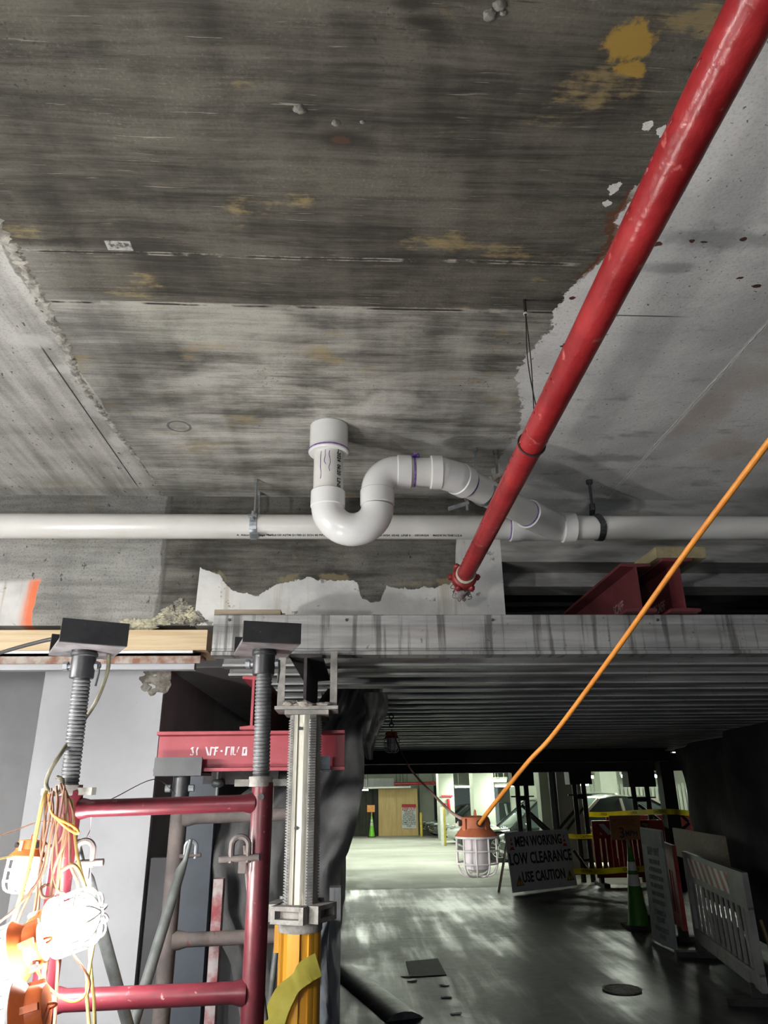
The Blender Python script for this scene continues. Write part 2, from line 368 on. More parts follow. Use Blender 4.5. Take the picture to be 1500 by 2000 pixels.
def beam_face():
    n = NT('beam concrete with peeling white paint'); x, y, z = n.xyz()
    str_ = n.noise(1, 7, .66, n.map((2.2, 1, 24)))
    blot = n.noise(3.2, 7, .62, dist=.4)
    f = n.sstep(n.ma('ADD', n.ma('MULTIPLY', str_, .5), n.ma('MULTIPLY', blot, .5)), .36, .64)
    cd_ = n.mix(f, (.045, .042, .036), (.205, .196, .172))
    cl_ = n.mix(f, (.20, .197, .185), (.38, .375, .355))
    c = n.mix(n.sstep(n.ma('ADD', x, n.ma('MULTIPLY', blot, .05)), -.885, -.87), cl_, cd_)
    c = n.mix(n.ma('MULTIPLY', n.sstep(n.ma('ABSOLUTE', n.ma('ADD', n.ma('SUBTRACT', x, -.905), n.ma('MULTIPLY', n.ma('SUBTRACT', n.noise(7, 4, .6), .5), .05))), .022, .008), .6), c, (.07, .066, .06))
    c = n.mix(n.ma('MULTIPLY', n.sstep(n.noise(110, 5, .7), .50, .64), .45), c, (.05, .047, .042))
    pit = n.sstep(n.noise(30, 4, .6, n.map((1, 1, .55))), .64, .68)
    c = n.mix(n.ma('MULTIPLY', pit, .8), c, (.035, .033, .03))
    c = n.mix(n.ma('MULTIPLY', n.sstep(n.noise(5, 5, .6, loc=(2, 2, 2)), .62, .72), .5), c, (.33, .28, .18))
    pts = [(-1.7, 2.2), (-.735, 2.2), (-.725, 2.62), (-.63, 2.58), (-.56, 2.50), (-.44, 2.48), (-.33, 2.54), (-.195, 2.565), (0, 2.558), (.055, 2.54), (.075, 2.46), (.12, 2.45), (.17, 2.455),
           (.195, 2.53), (.3, 2.51), (.44, 2.525), (.52, 2.54), (.545, 2.60), (.56, 2.8), (.9, 2.9)]
    b = n.curve(n.ma('DIVIDE', n.ma('ADD', x, 1.7), 2.6, clamp=True), [((p+1.7)/2.6, (q-2.2)/.7) for p, q in pts])
    b = n.ma('ADD', n.ma('MULTIPLY', b, .7), 2.2)
    e = n.ma('SUBTRACT', b, z)
    e = n.ma('ADD', e, n.ma('MULTIPLY', n.ma('SUBTRACT', n.noise(15, 6, .68), .5), .07))
    paint = n.sstep(e, -.0015, .0015)
    # painted scrap at the far left end
    e2 = n.ma('ADD', n.ma('SUBTRACT', -1.495, x), n.ma('MULTIPLY', n.ma('SUBTRACT', n.noise(8, 4, .6), .5), .09))
    p2 = n.ma('MULTIPLY', n.sstep(e2, -.002, .002), n.sstep(n.ma('ADD', z, n.ma('MULTIPLY', x, -.08)), 2.69, 2.66))
    cw = n.mix(n.sstep(n.noise(4, 6, .6), .35, .68), (.72, .715, .695), (.52, .52, .51))
    drip = n.sstep(n.noise(1, 4, .55, n.map((15, 1, .7))), .62, .72)
    cw = n.mix(n.ma('MULTIPLY', drip, .55), cw, (.38, .33, .22))
    cw = n.mix(n.ma('MULTIPLY', n.sstep(n.noise(13, 6, .66, loc=(1, 4, 4)), .62, .68), .8), cw, (.16, .155, .145))
    c = n.mix(paint, c, cw)
    org = n.ma('MULTIPLY', n.sstep(e2, .075, .025), p2)
    c = n.mix(p2, c, cw); c = n.mix(n.ma('MULTIPLY', org, .9), c, (.80, .16, .04))
    # ochre rind along the flake edge
    rind = n.ma('MULTIPLY', n.sstep(n.ma('ABSOLUTE', n.ma('ADD', e, .015)), .02, .008), n.sstep(n.noise(5, 4, .6), .48, .56))
    c = n.mix(n.ma('MULTIPLY', rind, .6), c, (.30, .24, .13))
    h = n.ma('ADD', n.ma('MULTIPLY', str_, .6), n.noise(40, 4, .6))
    return n.out(c, .86, 0.0, n.bump(paint, .7, .003, n.bump(h, .4, .006)))

def floor_mat():
    n = NT('worn damp drive slab'); x, y, z = n.xyz()
    big = n.noise(.55, 5, .6); fine = n.noise(9, 6, .65)
    lines = n.noise(1, 5, .6, n.map((7, .6, 1), rot=(0, 0, .12)))
    f = n.sstep(n.ma('ADD', n.ma('MULTIPLY', big, .5), n.ma('MULTIPLY', fine, .5)), .36, .64)
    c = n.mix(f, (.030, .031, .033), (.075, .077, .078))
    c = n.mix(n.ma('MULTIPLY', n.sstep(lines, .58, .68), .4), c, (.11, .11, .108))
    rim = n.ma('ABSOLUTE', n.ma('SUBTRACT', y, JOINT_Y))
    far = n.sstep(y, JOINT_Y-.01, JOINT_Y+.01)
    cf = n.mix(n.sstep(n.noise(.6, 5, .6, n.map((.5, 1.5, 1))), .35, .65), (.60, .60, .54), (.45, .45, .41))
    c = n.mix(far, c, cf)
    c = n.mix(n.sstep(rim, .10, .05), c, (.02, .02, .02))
    # old trench cuts and joints
    for yy, x0, x1, w in ((11.6, .5, 1.55, .12), (11.9, 1.9, 2.7, .10), (9.1, .3, 5, .025)):
        k = n.ma('MULTIPLY', n.sstep(n.ma('ABSOLUTE', n.ma('SUBTRACT', y, yy)), w*1.1, w*.9), n.ma('MULTIPLY', n.sstep(x, x0, x0+.03), n.sstep(x, x1, x1-.03)))
        c = n.mix(n.ma('MULTIPLY', k, .7), c, (.018, .018, .019))
    wet = n.sstep(n.ma('ADD', n.ma('MULTIPLY', n.noise(.5, 4, .6, loc=(1.5, .4, 0)), .6), n.ma('MULTIPLY', lines, .4)), .44, .60)
    r = n.ma('ADD', n.ma('MULTIPLY', wet, -.20), .52)
    r = n.ma('ADD', r, n.ma('MULTIPLY', far, .22))
    r = n.ma('ADD', r, n.ma('MULTIPLY', fine, .10))
    return n.out(c, r, 0.0, n.bump(n.ma('ADD', fine, lines), .35, .008), Specular_IOR_Level=.40)

M_ceil = concrete_ceiling(); M_beam = beam_face(); M_floor = floor_mat()
M_white_wall = mk('matt white wall paint', (.50, .51, .535), (.44, .45, .475), .75, 0, 2.2, bump=.10, bscale=30, c3=(.42, .42, .43), s3=26, t3=.70)
M_grey_wall = mk('grey cast concrete', (.30, .30, .31), (.22, .22, .225), .85, 0, 2.5, bump=.2, bscale=25)
M_dark_conc = mk('dark concrete', (.10, .10, .105), (.07, .07, .075), .9, 0, 2, bump=.2)
M_rubble = mk('broken concrete', (.32, .30, .26), (.12, .11, .095), .95, 0, 14, bump=.9, bscale=50)
M_foam = mk('broken concrete with yellowed foam', (.62, .59, .44), (.20, .19, .17), .95, 0, 9, bump=1, bscale=45, lo=.4, hi=.6)
M_mortar = mk('crumbled mortar', (.52, .50, .45), (.22, .21, .185), .95, 0, 25, bump=.8, bscale=90)
M_pvc = mk('white PVC', (.74, .73, .70), (.68, .67, .63), .28, 0, 5, lo=.4, hi=.75, c3=(.46, .43, .38), s3=60, t3=.76)
M_pvc_fit = mk('bright PVC fitting', (.80, .80, .79), (.75, .75, .73), .22, 0, 5, c3=(.5, .48, .45), s3=70, t3=.78)
M_primer = mk('purple primer', (.13, .05, .30), (.28, .18, .42), .5, 0, 40)
M_ink = flat('black ink', (.025, .025, .028), .6)
M_red_pipe = mk('red enamel', (.42, .030, .034), (.27, .014, .018), .30, 0, 7, bump=.7, bscale=26, c3=(.52, .13, .12), s3=17, t3=.62)
M_red_cast = mk('red cast iron', (.30, .03, .03), (.16, .014, .014), .45, 0, 30, bump=.4)
M_frame_red = mk('maroon shoring paint', (.095, .011, .018), (.060, .008, .013), .36, 0, 9, bump=.15, bscale=60, c3=(.20, .12, .125), s3=50, t3=.66)
M_frame_old = mk('dust caked shoring paint', (.13, .108, .10), (.08, .068, .066), .8, 0, 12, bump=.4, bscale=60, c3=(.12, .03, .03), s3=14, t3=.64)
M_ibeam_red = mk('red beam paint', (.33, .045, .06), (.27, .03, .045), .48, 0, 7, bump=.12, bscale=80, c3=(.14, .02, .03), s3=50, t3=.70)
M_screw = mk('dusty screw steel', (.145, .15, .155), (.08, .083, .087), .55, .35, 25)
M_black = mk('chipped black paint', (.018, .019, .022), (.03, .031, .034), .42, .1, 18, c3=(.30, .29, .29), s3=60, t3=.70)
M_uplate = mk('worn black plate with overspray', (.10, .09, .095), (.20, .19, .20), .5, .1, 16, c3=(.45, .44, .44), s3=40, t3=.66)
M_zinc = mk('zinc plated steel', (.50, .53, .56), (.36, .39, .42), .38, .85, 30)
M_dusty_steel = mk('cement dusted steel', (.30, .29, .27), (.18, .172, .16), .75, .25, 20, bump=.5, bscale=70)
M_galv = mk('dull galvanised tube', (.19, .205, .20), (.13, .14, .137), .5, .5, 16)
M_blackiron = mk('black hanger steel', (.06, .065, .07), (.11, .115, .12), .45, .6, 25)
M_rust = mk('rusted angle iron', (.24, .12, .08), (.42, .38, .34), .8, .2, 16, bump=.6)
M_rusty_dark = mk('dark rusty beam', (.055, .048, .05), (.035, .03, .032), .7, .3, 20, bump=.6, c3=(.17, .10, .075), s3=26, t3=.62)
def aluminium(name, a, b, dr, t=.55, rough=.5):
    n = NT(name)
    base = n.mix(n.sstep(n.noise(1, 6, .6, n.map((1.6, 6, 18))), .36, .64), a, b)
    k = n.sstep(n.noise(1, 5, .62, n.map((20, 3, .9))), t, t+.11)
    c = n.mix(n.ma('MULTIPLY', k, .75), base, dr)
    c = n.mix(n.ma('MULTIPLY', n.sstep(n.noise(40, 4, .6), .66, .72), .6), c, (.06, .06, .06))
    return n.out(c, rough, .55, n.bump(n.noise(60, 4, .6), .2, .003))
M_joist_front = aluminium('stained aluminium joist', (.50, .50, .49), (.33, .33, .325), (.105, .10, .096), .50)
M_joist = aluminium('dull aluminium joist', (.46, .46, .46), (.30, .30, .30), (.16, .16, .16), .6, .42)
M_shore_in = mk('cement streaked aluminium', (.40, .385, .33), (.28, .268, .23), .55, .5, 7, (3, 3, .5), bump=.2, c3=(.52, .50, .45), s3=10, t3=.6)
M_rack = mk('grey cast rack teeth', (.42, .42, .40), (.28, .28, .27), .55, .5, 20)
M_yellow = mk('yellow shore paint', (.50, .255, .022), (.40, .19, .016), .42, .05, 6, (3, 3, .6), c3=(.55, .42, .22), s3=40, t3=.70)
M_lumber = mk('pale lumber', (.62, .50, .33), (.52, .39, .23), .75, 0, 3, (1, 10, 16), bump=.2)
M_lumber_old = mk('weathered lumber', (.34, .28, .21), (.24, .19, .14), .8, 0, 3, (2, 10, 14), bump=.3)
M_lumber_grey = mk('grey weathered stud', (.20, .21, .215), (.13, .135, .14), .8, 0, 4, (12, 12, 1), bump=.3)
M_ply = mk('fir plywood', (.86, .64, .32), (.74, .52, .23), .7, 0, 1.6, (5, 1, .6), c3=(.40, .25, .10), s3=6, t3=.70)
M_tarp = mk('black geotextile', (.085, .086, .09), (.055, .056, .06), .9, 0, 3, bump=.3, bscale=25)
M_tarp_dusty = mk('dusty grey geotextile', (.33, .33, .335), (.19, .19, .195), .95, 0, 4, lo=.3, hi=.7, bump=.35, bscale=30)
M_tarp_pale = mk('cement splashed rag', (.29, .285, .275), (.16, .155, .15), .95, 0, 7, bump=.5)
M_poly = mk('clear grey poly sheet', (.30, .33, .36), (.20, .22, .25), .35, 0, 6, bump=.5)
M_orange_cable = mk('orange cable jacket', (.78, .30, .045), (.68, .24, .035), .45, 0, 20)
M_tan_cable = mk('dusty orange cable jacket', (.16, .078, .043), (.11, .05, .026), .55, 0, 25)
M_yellow_cable = mk('yellow cable jacket', (.25, .18, .06), (.19, .135, .045), .5, 0, 20)
M_black_cable = flat('black cable jacket', (.025, .025, .025), .5)
M_olive_cable = mk('olive cable jacket', (.17, .16, .11), (.11, .10, .07), .55, 0, 30)
M_wire = flat('dark tie wire', (.05, .047, .045), .5, .6)
M_pinkwire = flat('pink string', (.46, .28, .33), .7)
M_cap = mk('orange lamp housing', (.72, .17, .045), (.58, .13, .035), .42, 0, 14)
M_cap_dark = mk('dusty orange lamp housing', (.52, .16, .07), (.40, .12, .055), .55, 0, 20)
M_cage = mk('white plastic cage', (.78, .75, .73), (.66, .62, .60), .45, 0, 14)
M_diff_off = mk('frosted lamp cover', (.72, .68, .69), (.64, .60, .61), .4, 0, 12)
M_diff_on = glow('lit lamp cover', (1.0, .985, .95), LAMP_LIT)
M_diff_added = glow('lit cover of added lamp', (1.0, .985, .95), LAMP_ADDED)
M_cage_on = glow('lit white cage', (1.0, .98, .95), 0.0)
M_tube_light = glow('fluorescent tube', (.93, 1.0, .86), LAMP_CLEAR)
M_plastic_w = mk('dirty white plastic', (.20, .196, .20), (.14, .136, .14), .45, 0, 6, c3=(.25, .24, .24), s3=22, t3=.68)
M_plastic_r = mk('red barrier plastic', (.42, .045, .04), (.32, .03, .03), .45, 0, 6)
M_rubber = mk('black rubber', (.02, .02, .021), (.03, .03, .031), .7, 0, 15)
M_cone_g = mk('lime cone plastic', (.24, .72, .05), (.19, .60, .04), .45, 0, 8)
M_cone_shade = mk('shade darkened green cone plastic', (.055, .23, .025), (.04, .17, .02), .5, 0, 8)  # copy of the cone green with the near cone's shade put into it
M_sign_shade = mk('shade darkened orange board', (.30, .135, .05), (.24, .11, .04), .7, 0, 8)  # copy of the orange board, its backlit shade painted into the colour
M_reflect = mk('white reflective collar', (.75, .76, .76), (.62, .63, .63), .35, 0, 10)
M_sign_o = mk('orange sign board', (.80, .36, .10), (.72, .30, .08), .6, 0, 8)
M_sign_w = mk('white sign board', (.86, .87, .91), (.78, .79, .83), .5, 0, 8, c3=(.35, .35, .37), s3=30, t3=.70)
M_sign_red = flat('sign red', (.55, .02, .03), .5)
M_sign_y = flat('sign yellow', (.80, .50, .05), .5)
M_garage_wall = mk('bright garage paint', (.50, .545, .455), (.44, .48, .40), .7, 0, 1.2)
M_pickets = mk('white corrugated fence', (.62, .66, .57), (.55, .59, .50), .6, 0, 1)
M_darkmetal = mk('black shoring steel', (.012, .012, .014), (.02, .02, .022), .6, .2, 10)
M_ypost = mk('yellow bollard paint', (.75, .60, .10), (.65, .50, .08), .5, 0, 6)
M_glass = flat('car glass', (.06, .085, .08), .06, 0)
M_chrome = flat('bright rim alloy', (.72, .74, .72), .25, .8)
M_tape = mk('yellow barrier tape', (.82, .72, .06), (.72, .62, .05), .4, 0, 8)
M_rope = mk('white string', (.68, .63, .53), (.5, .45, .38), .9, 0, 60, bump=.6)
M_bag = mk('clear plastic wrap', (.38, .34, .33), (.22, .18, .18), .3, 0, 40, bump=.8)
M_patch = mk('dark steel plate', (.014, .014, .015), (.022, .022, .023), .75, 0, 6)
M_headlight = flat('headlamp glass', (.55, .60, .62), .1, .2)

# ------------------------------------------------------------------ structure
bm = B(); box(bm, (-6, -3, 3.0), (7, 3.42, 3.25)); struct('ceiling', bm, M_ceil)
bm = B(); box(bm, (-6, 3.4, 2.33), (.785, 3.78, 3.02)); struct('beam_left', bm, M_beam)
bm = B()
prism(bm, [(3.4, 2.655), (3.60, 2.655), (3.60, 2.58), (3.78, 2.58), (3.78, 3.02), (3.4, 3.02)], .785, 9, Matrix(((0, 0, 1, 0), (1, 0, 0, 0), (0, 1, 0, 0), (0, 0, 0, 1))))
M_beam_r = mk('grey painted beam', (.40, .395, .38), (.27, .265, .25), .85, 0, 3, (1.5, 3, 9), bump=.3)
struct('beam_right', bm, M_beam_r)
bm = B(); box(bm, (-6, 3.7, 2.86), (9, 14.2, 3.0))
for i in range(34): box(bm, (-6, 3.85+i*.3, 2.78), (9, 3.97+i*.3, 2.87))
struct('ceiling_drive', bm, mk('dark ribbed deck', (.07, .07, .072), (.05, .05, .052), .6, .3, 4))
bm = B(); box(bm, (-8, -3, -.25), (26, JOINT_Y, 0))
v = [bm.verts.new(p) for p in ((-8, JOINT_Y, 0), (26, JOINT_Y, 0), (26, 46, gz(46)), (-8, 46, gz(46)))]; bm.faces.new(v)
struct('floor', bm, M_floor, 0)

# the wall end at the left: white end face, dark long side
p0 = at(300, 1550, Y=3.8)
bm = B(); box(bm, (-1.555, 3.8, 0), (-.945, 3.84, 2.33)); struct('wall_end', bm, M_white_wall)
bm = B(); box(bm, (-1.545, 3.84, 0), (-.95, 9, 2.20)); struct('wall_side', bm, mk('mid grey side wall', (.46, .46, .475), (.36, .36, .37), .85, 0, 2.5, bump=.2, bscale=25))
bm = B(); box(bm, (-6, 4.9, 0), (-1.5, 5.0, 2.7)); struct('wall_left', bm, mk('shaded grey paint', (.46, .46, .47), (.40, .40, .41), .8, 0, 3))
bm = B(); box(bm, (-1.5, 3.86, 2.20), (-.30, 9, 2.30)); struct('trim_1', bm, mk('grey soffit', (.36, .36, .37), (.30, .30, .31), .8, 0, 3))
bm = B(); box(bm, (7.0, -3, 0), (7.2, 13.9, 3.2)); struct('wall_right_blocker', bm, M_grey_wall)  # unseen wall added to block world light from the open right side
# mortar ridge along the left slab joint
def ridge():
    bm = B(); pts = [(-.934, 1.30), (-.93, 1.54), (-.935, 1.75), (-.952, 2.03), (-.985, 2.30), (-.975, 2.50), (-.965, 2.73), (-.945, 3.1), (-.941, 3.40)]
    path = spline([(x, y, 3.0) for x, y in pts], 26); n = len(path); rows = []
    for i, p in enumerate(path):
        k = 1.0 if p.y < 2.05 else max(.28, 1.0-(p.y-2.05)*.62)
        w = .017*k*(.6+1.0*random.random()); h = .012*k*(.35+1.0*random.random()); j = random.uniform(-.006, .006)
        rows.append([bm.verts.new((p.x+j+w*a, p.y, 3.0015-h*b)) for a, b in ((-1, 0), (-.6, .7+random.uniform(-.3, .3)), (0, 1), (.6, .7+random.uniform(-.3, .3)), (1, 0))])
    for a, b in zip(rows, rows[1:]):
        for k in range(4): bm.faces.new((a[k], a[k+1], b[k+1], b[k]))
    struct('trim_2', bm, M_mortar, 0)
ridge()
def ridge_right():
    bm = B(); rows = []
    for i in range(120):
        y = .9+i*2.5/119; x = 1.372+random.uniform(-.002, .002)-.008*(y-1.9); w = random.uniform(.004, .007); h = random.uniform(.001, .004)
        rows.append([bm.verts.new((x+w*a, y, 3.001-h*b)) for a, b in ((-1, 0), (0, 1), (1, 0))])
    for a, b in zip(rows, rows[1:]):
        for k in range(2): bm.faces.new((a[k], a[k+1], b[k+1], b[k]))
    struct('trim_3', bm, mk('painted seam', (.66, .65, .63), (.55, .54, .52), .8, 0, 20), 0)
ridge_right()
# concrete nubs on the ceiling
def lump(bm, c, r, seed=0, sub=2, amp=.3, freq=2.0, M=None):
    t = bmesh.new(); bmesh.ops.create_icosphere(t, subdivisions=sub, radius=1)
    for v_ in t.verts:
        q = v_.co.copy(); k = 1+amp*mnoise.noise(q*freq+V((seed*3.1, seed*1.7, seed)))+amp*.5*mnoise.noise(q*freq*2.7+V((seed, 5, 1)))
        v_.co = V((q.x*r[0]*k, q.y*r[1]*k, q.z*r[2]*k))+V(c)
    me = bpy.data.meshes.new('t'); t.to_mesh(me); t.free(); bm.from_mesh(me); bpy.data.meshes.remove(me)
for i, (px, py, r, lab) in enumerate(((656, 240, .008, 'small grey pebble of concrete above the dark round stain in the ceiling'), (708, 238, .005, 'tiny concrete nub right of the dark ceiling stain'),
        (585, 212, .012, 'flat concrete nub up and left of the dark ceiling stain'), (957, 28, .012, 'oval concrete blob at the top of the ceiling beside two more'), (976, 10, .011, 'upper right blob of the concrete cluster at the top of the ceiling'), (983, 25, .006, 'smallest blob of the concrete cluster at the top of the ceiling'))):
    p = at(px, py, Z=3.0); bm = B(); lump(bm, p, (r*1.2, r, r*.7), i, 3, .25)
    single('concrete_nub', bm, mk('concrete nub', (.25, .24, .21), (.14, .135, .12), .9, 0, 80, bump=.5), lab, 'concrete blob', 'concrete nubs on the ceiling')
# spalled lower edge of the beam
bm = B()
for i in range(46):
    u = random.random(); p = V((-1.06+u*.36, 3.405-random.uniform(0, .008), 2.325+random.random()*(.015+.11*max(0, 1-abs(u-.70)/.35))))
    lump(bm, p, (random.uniform(.02, .045), random.uniform(.008, .016), random.uniform(.008, .022)), i, 3, .9, 3.5)
single('broken_concrete', bm, M_foam, 'crumbling concrete edge with yellowed foam above the pale plank', 'concrete', smooth=0)
bm = B()
for i in range(16):
    p = V((-1.06+random.random()*.13, 3.81, 2.06+random.random()*.13)); lump(bm, p, (.035, .02, .03), i+50, 2, .5, 3)
single('concrete_spall', bm, M_rubble, 'grey broken corner at the top of the white wall end', 'concrete', smooth=0)

# ------------------------------------------------------------------ plank, angle, sheet under the beam
bm = B(); z0 = at(200, 1272, Y=3.3).z; z1 = at(200, 1233, Y=3.3).z
box(bm, (-2.4, 3.27, z0), (at(404, 1250, Y=3.27).x, 3.56, z1)); single('timber_plank', bm, M_lumber, 'long pale timber plank under the beam, left of the aluminium joist', 'plank', bevel=.003)
bm = B(); za = at(300, 1279, Y=3.3).z; box(bm, (-2.4, 3.26, za-.012), (-.66, 3.40, za)); box(bm, (-2.4, 3.26, za-.045), (-.66, 3.266, za))
single('angle_iron', bm, M_rust, 'rust spotted white angle iron under the pale timber plank', 'angle iron')
bm = B(); box(bm, (-2.4, 3.28, za), (-.70, 3.38, z0-.001)); single('packing_board', bm, M_sign_w, 'thin white packing board between timber plank and angle iron', 'board')
bm = B(); box(bm, (-2.6, 3.34, za-.060), (-.70, 3.39, za-.013)); single('white_ledger', bm, M_white_wall, 'white painted ledger beam over the top of the white wall end', 'ledger')
t = thing('timber_block', at(465, 1195, Y=3.0), 'short flat timber block on the left end of the front aluminium joist', 'timber')
zj = 2.27
bm = B(); box(bm, (-.55, 2.93, zj+.001), (-.275, 3.06, zj+.026)); mesh_obj('block', bm, M_lumber_old, t, bevel=.002)
bm = B(); cyl(bm, (-.275, 3.0, zj+.014), (-.262, 3.0, zj+.014), .012, 12); plabel(mesh_obj('plug', bm, M_lumber, t), 'pale round timber plug at the block end')

# ------------------------------------------------------------------ joists
def joist_bm(bm, y, x0, x1, zb=2.10, h=.168):
    p = [(-.040, 0), (.040, 0), (.040, .010), (.012, .016), (.012, .022), (.006, .03), (.006, h-.06), (.030, h-.052), (.030, h), (-.030, h), (-.030, h-.052), (-.033, h-.056), (-.033, h-.060), (-.006, h-.064), (-.006, .03), (-.012, .022), (-.012, .016), (-.040, .010)]
    Mx = Matrix(((0, 0, 1, 0), (1, 0, 0, y), (0, 1, 0, zb), (0, 0, 0, 1)))
    prism(bm, p, x0, x1, Mx)
t = thing('aluminium_joist', (-.53, 2.94, 2.10), 'stained aluminium joist nearest the camera with its full face showing', 'joist', 'aluminium joists over the drive')
bm = B()
h = .168
p = [(-.046, 0), (.04, 0), (.04, .010), (.012, .018), (.010, h-.06), (.034, h-.052), (.034, h), (-.034, h), (-.037, h-.003), (-.037, h-.040), (-.030, h-.046), (-.034, h-.052), (-.034, .030), (-.030, .026), (-.030, .020), (-.046, .014)]
prism(bm, p, -.545, 6.0, Matrix(((0, 0, 1, 0), (1, 0, 0, 2.94), (0, 1, 0, 2.10), (0, 0, 0, 1))))
mesh_obj('beam', bm, M_joist_front, t)
for px in (448, 677, 962, 1284):
    q = at(px, 1211, Y=2.902); bm = B(); cyl(bm, q, q+V((0, -.006, 0)), .006, 10); mesh_obj('bolt', bm, M_blackiron, t)
for i in range(33):
    y = 3.22+i*.305
    bm = B(); x0 = (-.545+(0, -.02, .06, .12, .1)[i % 5]) if i < 6 else -.2
    joist_bm(bm, y, x0, 6.0 if i < 8 else 8.0, 2.10+(.004 if i % 2 else 0))
    lab = 'dull aluminium joist in the dark ribbed row behind the front joist'
    if i == 0: lab = 'second aluminium joist from the front, directly behind the stained one'
    single('aluminium_joist', bm, M_joist, lab, 'joist', 'aluminium joists over the drive')
def ibeam(bm, a, b, h, w, tf=.012, tw=.009, up=V((0, 0, 1)), bevel_end=0):
    a, b = V(a), V(b); d = (b-a).normalized(); s = d.cross(up).normalized(); u = s.cross(d); L = (b-a).length
    Mx = Matrix(((s.x, u.x, d.x, a.x), (s.y, u.y, d.y, a.y), (s.z, u.z, d.z, a.z), (0, 0, 0, 1)))
    prism(bm, [(-w/2, 0), (w/2, 0), (w/2, tf), (tw/2, tf+.004), (tw/2, h-tf-.004), (w/2, h-tf), (w/2, h), (-w/2, h), (-w/2, h-tf), (-tw/2, h-tf-.004), (-tw/2, tf+.004), (-w/2, tf)], 0, L, Mx)
M_faint = mk('faded pink stencil', (.26, .16, .17), (.17, .08, .09), .7, 0, 40)
M_ibeam_shade = mk('shade darkened red beam paint', (.13, .022, .028), (.09, .014, .018), .6, 0, 6)  # copy of the beam red, darkened to carry the shade of the opening
# red beams standing on the joists behind the dark opening
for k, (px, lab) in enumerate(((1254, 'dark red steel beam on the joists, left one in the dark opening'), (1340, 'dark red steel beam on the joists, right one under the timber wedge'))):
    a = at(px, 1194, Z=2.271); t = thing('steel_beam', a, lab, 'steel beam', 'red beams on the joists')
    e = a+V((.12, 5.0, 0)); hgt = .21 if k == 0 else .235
    bm = B(); ibeam(bm, a, e, hgt, .13); mesh_obj('beam', bm, M_ibeam_shade, t)
    bm = B(); Mx = basis(a+V((-.0055+.024*.25, .25, .07)), (-.024, -1, 0), (0, 0, 1)); text_bm(bm, 'SCAFF', .06, Mx, .8, .001)
    mesh_obj('lettering', bm, M_faint, t)
bm = B(); a = at(1340, 1112, Y=a.y+.02); box(bm, (a.x-.13, a.y-.02, 2.271+.236), (a.x+.09, a.y+.30, 2.271+.236+.05)); single('timber_wedge', bm, mk('dull olive timber', (.33, .28, .16), (.24, .20, .11), .8, 0, 4, (10, 1, 10), bump=.3), 'pale timber block on the right red steel beam in the dark opening', 'timber', bevel=.003)
# header beam and far soffit of the shored drive
bm = B(); ibeam(bm, (-1.5, 13.55, 1.80), (9, 13.55, 1.80), .30, .30, .02, .02); single('header_beam', bm, M_darkmetal, 'black steel header beam across the far end of the shored drive', 'steel beam')
bm = B(); ibeam(bm, (-.1, 11.2, 1.90), (4.9, 11.2, 1.90), .19, .2, .015, .015); single('cross_beam', bm, M_darkmetal, 'black steel cross beam under the joists before the header beam', 'steel beam')
# ------------------------------------------------------------------ PVC drain line
PY = 3.15; PR = .058
pa = at(-60, 1027, Y=PY); pb = at(1580, 1032, Y=PY); pa = pa+(pa-pb).normalized()*.8; pb = pb+(pb-pa).normalized()*1.5
def mainx(px): q = at(px, 1030, Y=PY); tt = (q.x-pa.x)/(pb.x-pa.x); return pa.lerp(pb, tt)
t = thing('drain_pipe', mainx(640), 'white PVC drain line with trap hanging under the ceiling', 'pipe')
bm = B(); tube(bm, [pa, mainx(300), mainx(700), mainx(1300), pb], PR, 32); mesh_obj('main_pipe', bm, M_pvc, t)
def sleeve(name, a, b, r, mat=M_pvc_fit, seg=32, lip=.004):
    bm = B(); L = (b-a).length
    lathe(bm, [(r-lip, 0), (r, lip), (r, L-lip), (r-lip, L)], along(a, b), seg); return mesh_obj(name, bm, mat, t)
hub = at(642, 833, Z=3.0); TX, TY = hub.x+.002, hub.y; TR = .060
zc = at(642, 985, Y=TY).z; RX = at(737, 985, Y=TY).x; rad = (RX-TX)/2
top = at(800, 922, Y=TY).z
sleeve('ceiling_hub', V((TX, TY, 2.885)), V((TX, TY, 3.0)), .079)
bm = B(); lathe(bm, [(.079, 0), (.083, .004), (.083, .012), (.079, .016)], Matrix.Translation((TX, TY, 2.872)), 32); mesh_obj('hub_lip', bm, M_pvc_fit, t)
bm = B(); lathe(bm, [(.0835, 0), (.0845, .003), (.0835, .006)], Matrix.Translation((TX, TY, 2.881)), 32); plabel(mesh_obj('primer_ring', bm, M_primer, t), 'purple primer ring under the ceiling hub')
bm = B(); tube(bm, [V((TX, TY, 2.89)), V((TX, TY, zc))], TR, 32); mesh_obj('riser', bm, M_pvc, t)
bm = B(); text_bm(bm, '21-15-2024  06:20  LINE 6  3050', .026, basis((TX+.0425, TY-.0435, 2.775), (0, 0, -1), (.72, .70, 0)), .82, .0006); mesh_obj('lettering', bm, M_ink, t)
bm = B()
for dx, l0, l1 in ((-.5, 2.86, 2.74), (-.2, 2.865, 2.80), (.1, 2.86, 2.77)):
    an = -pi/2+dx
    tube(bm, spline([(TX+TR*cos(an+random.uniform(-.06, .06)), TY+TR*sin(an), l0+(l1-l0)*k/5) for k in range(6)], 4), .0014, 6)
mesh_obj('primer_drip', bm, M_primer, t)
sleeve('trap_collar', V((TX, TY, zc-.015)), V((TX, TY, zc+.055)), .069)
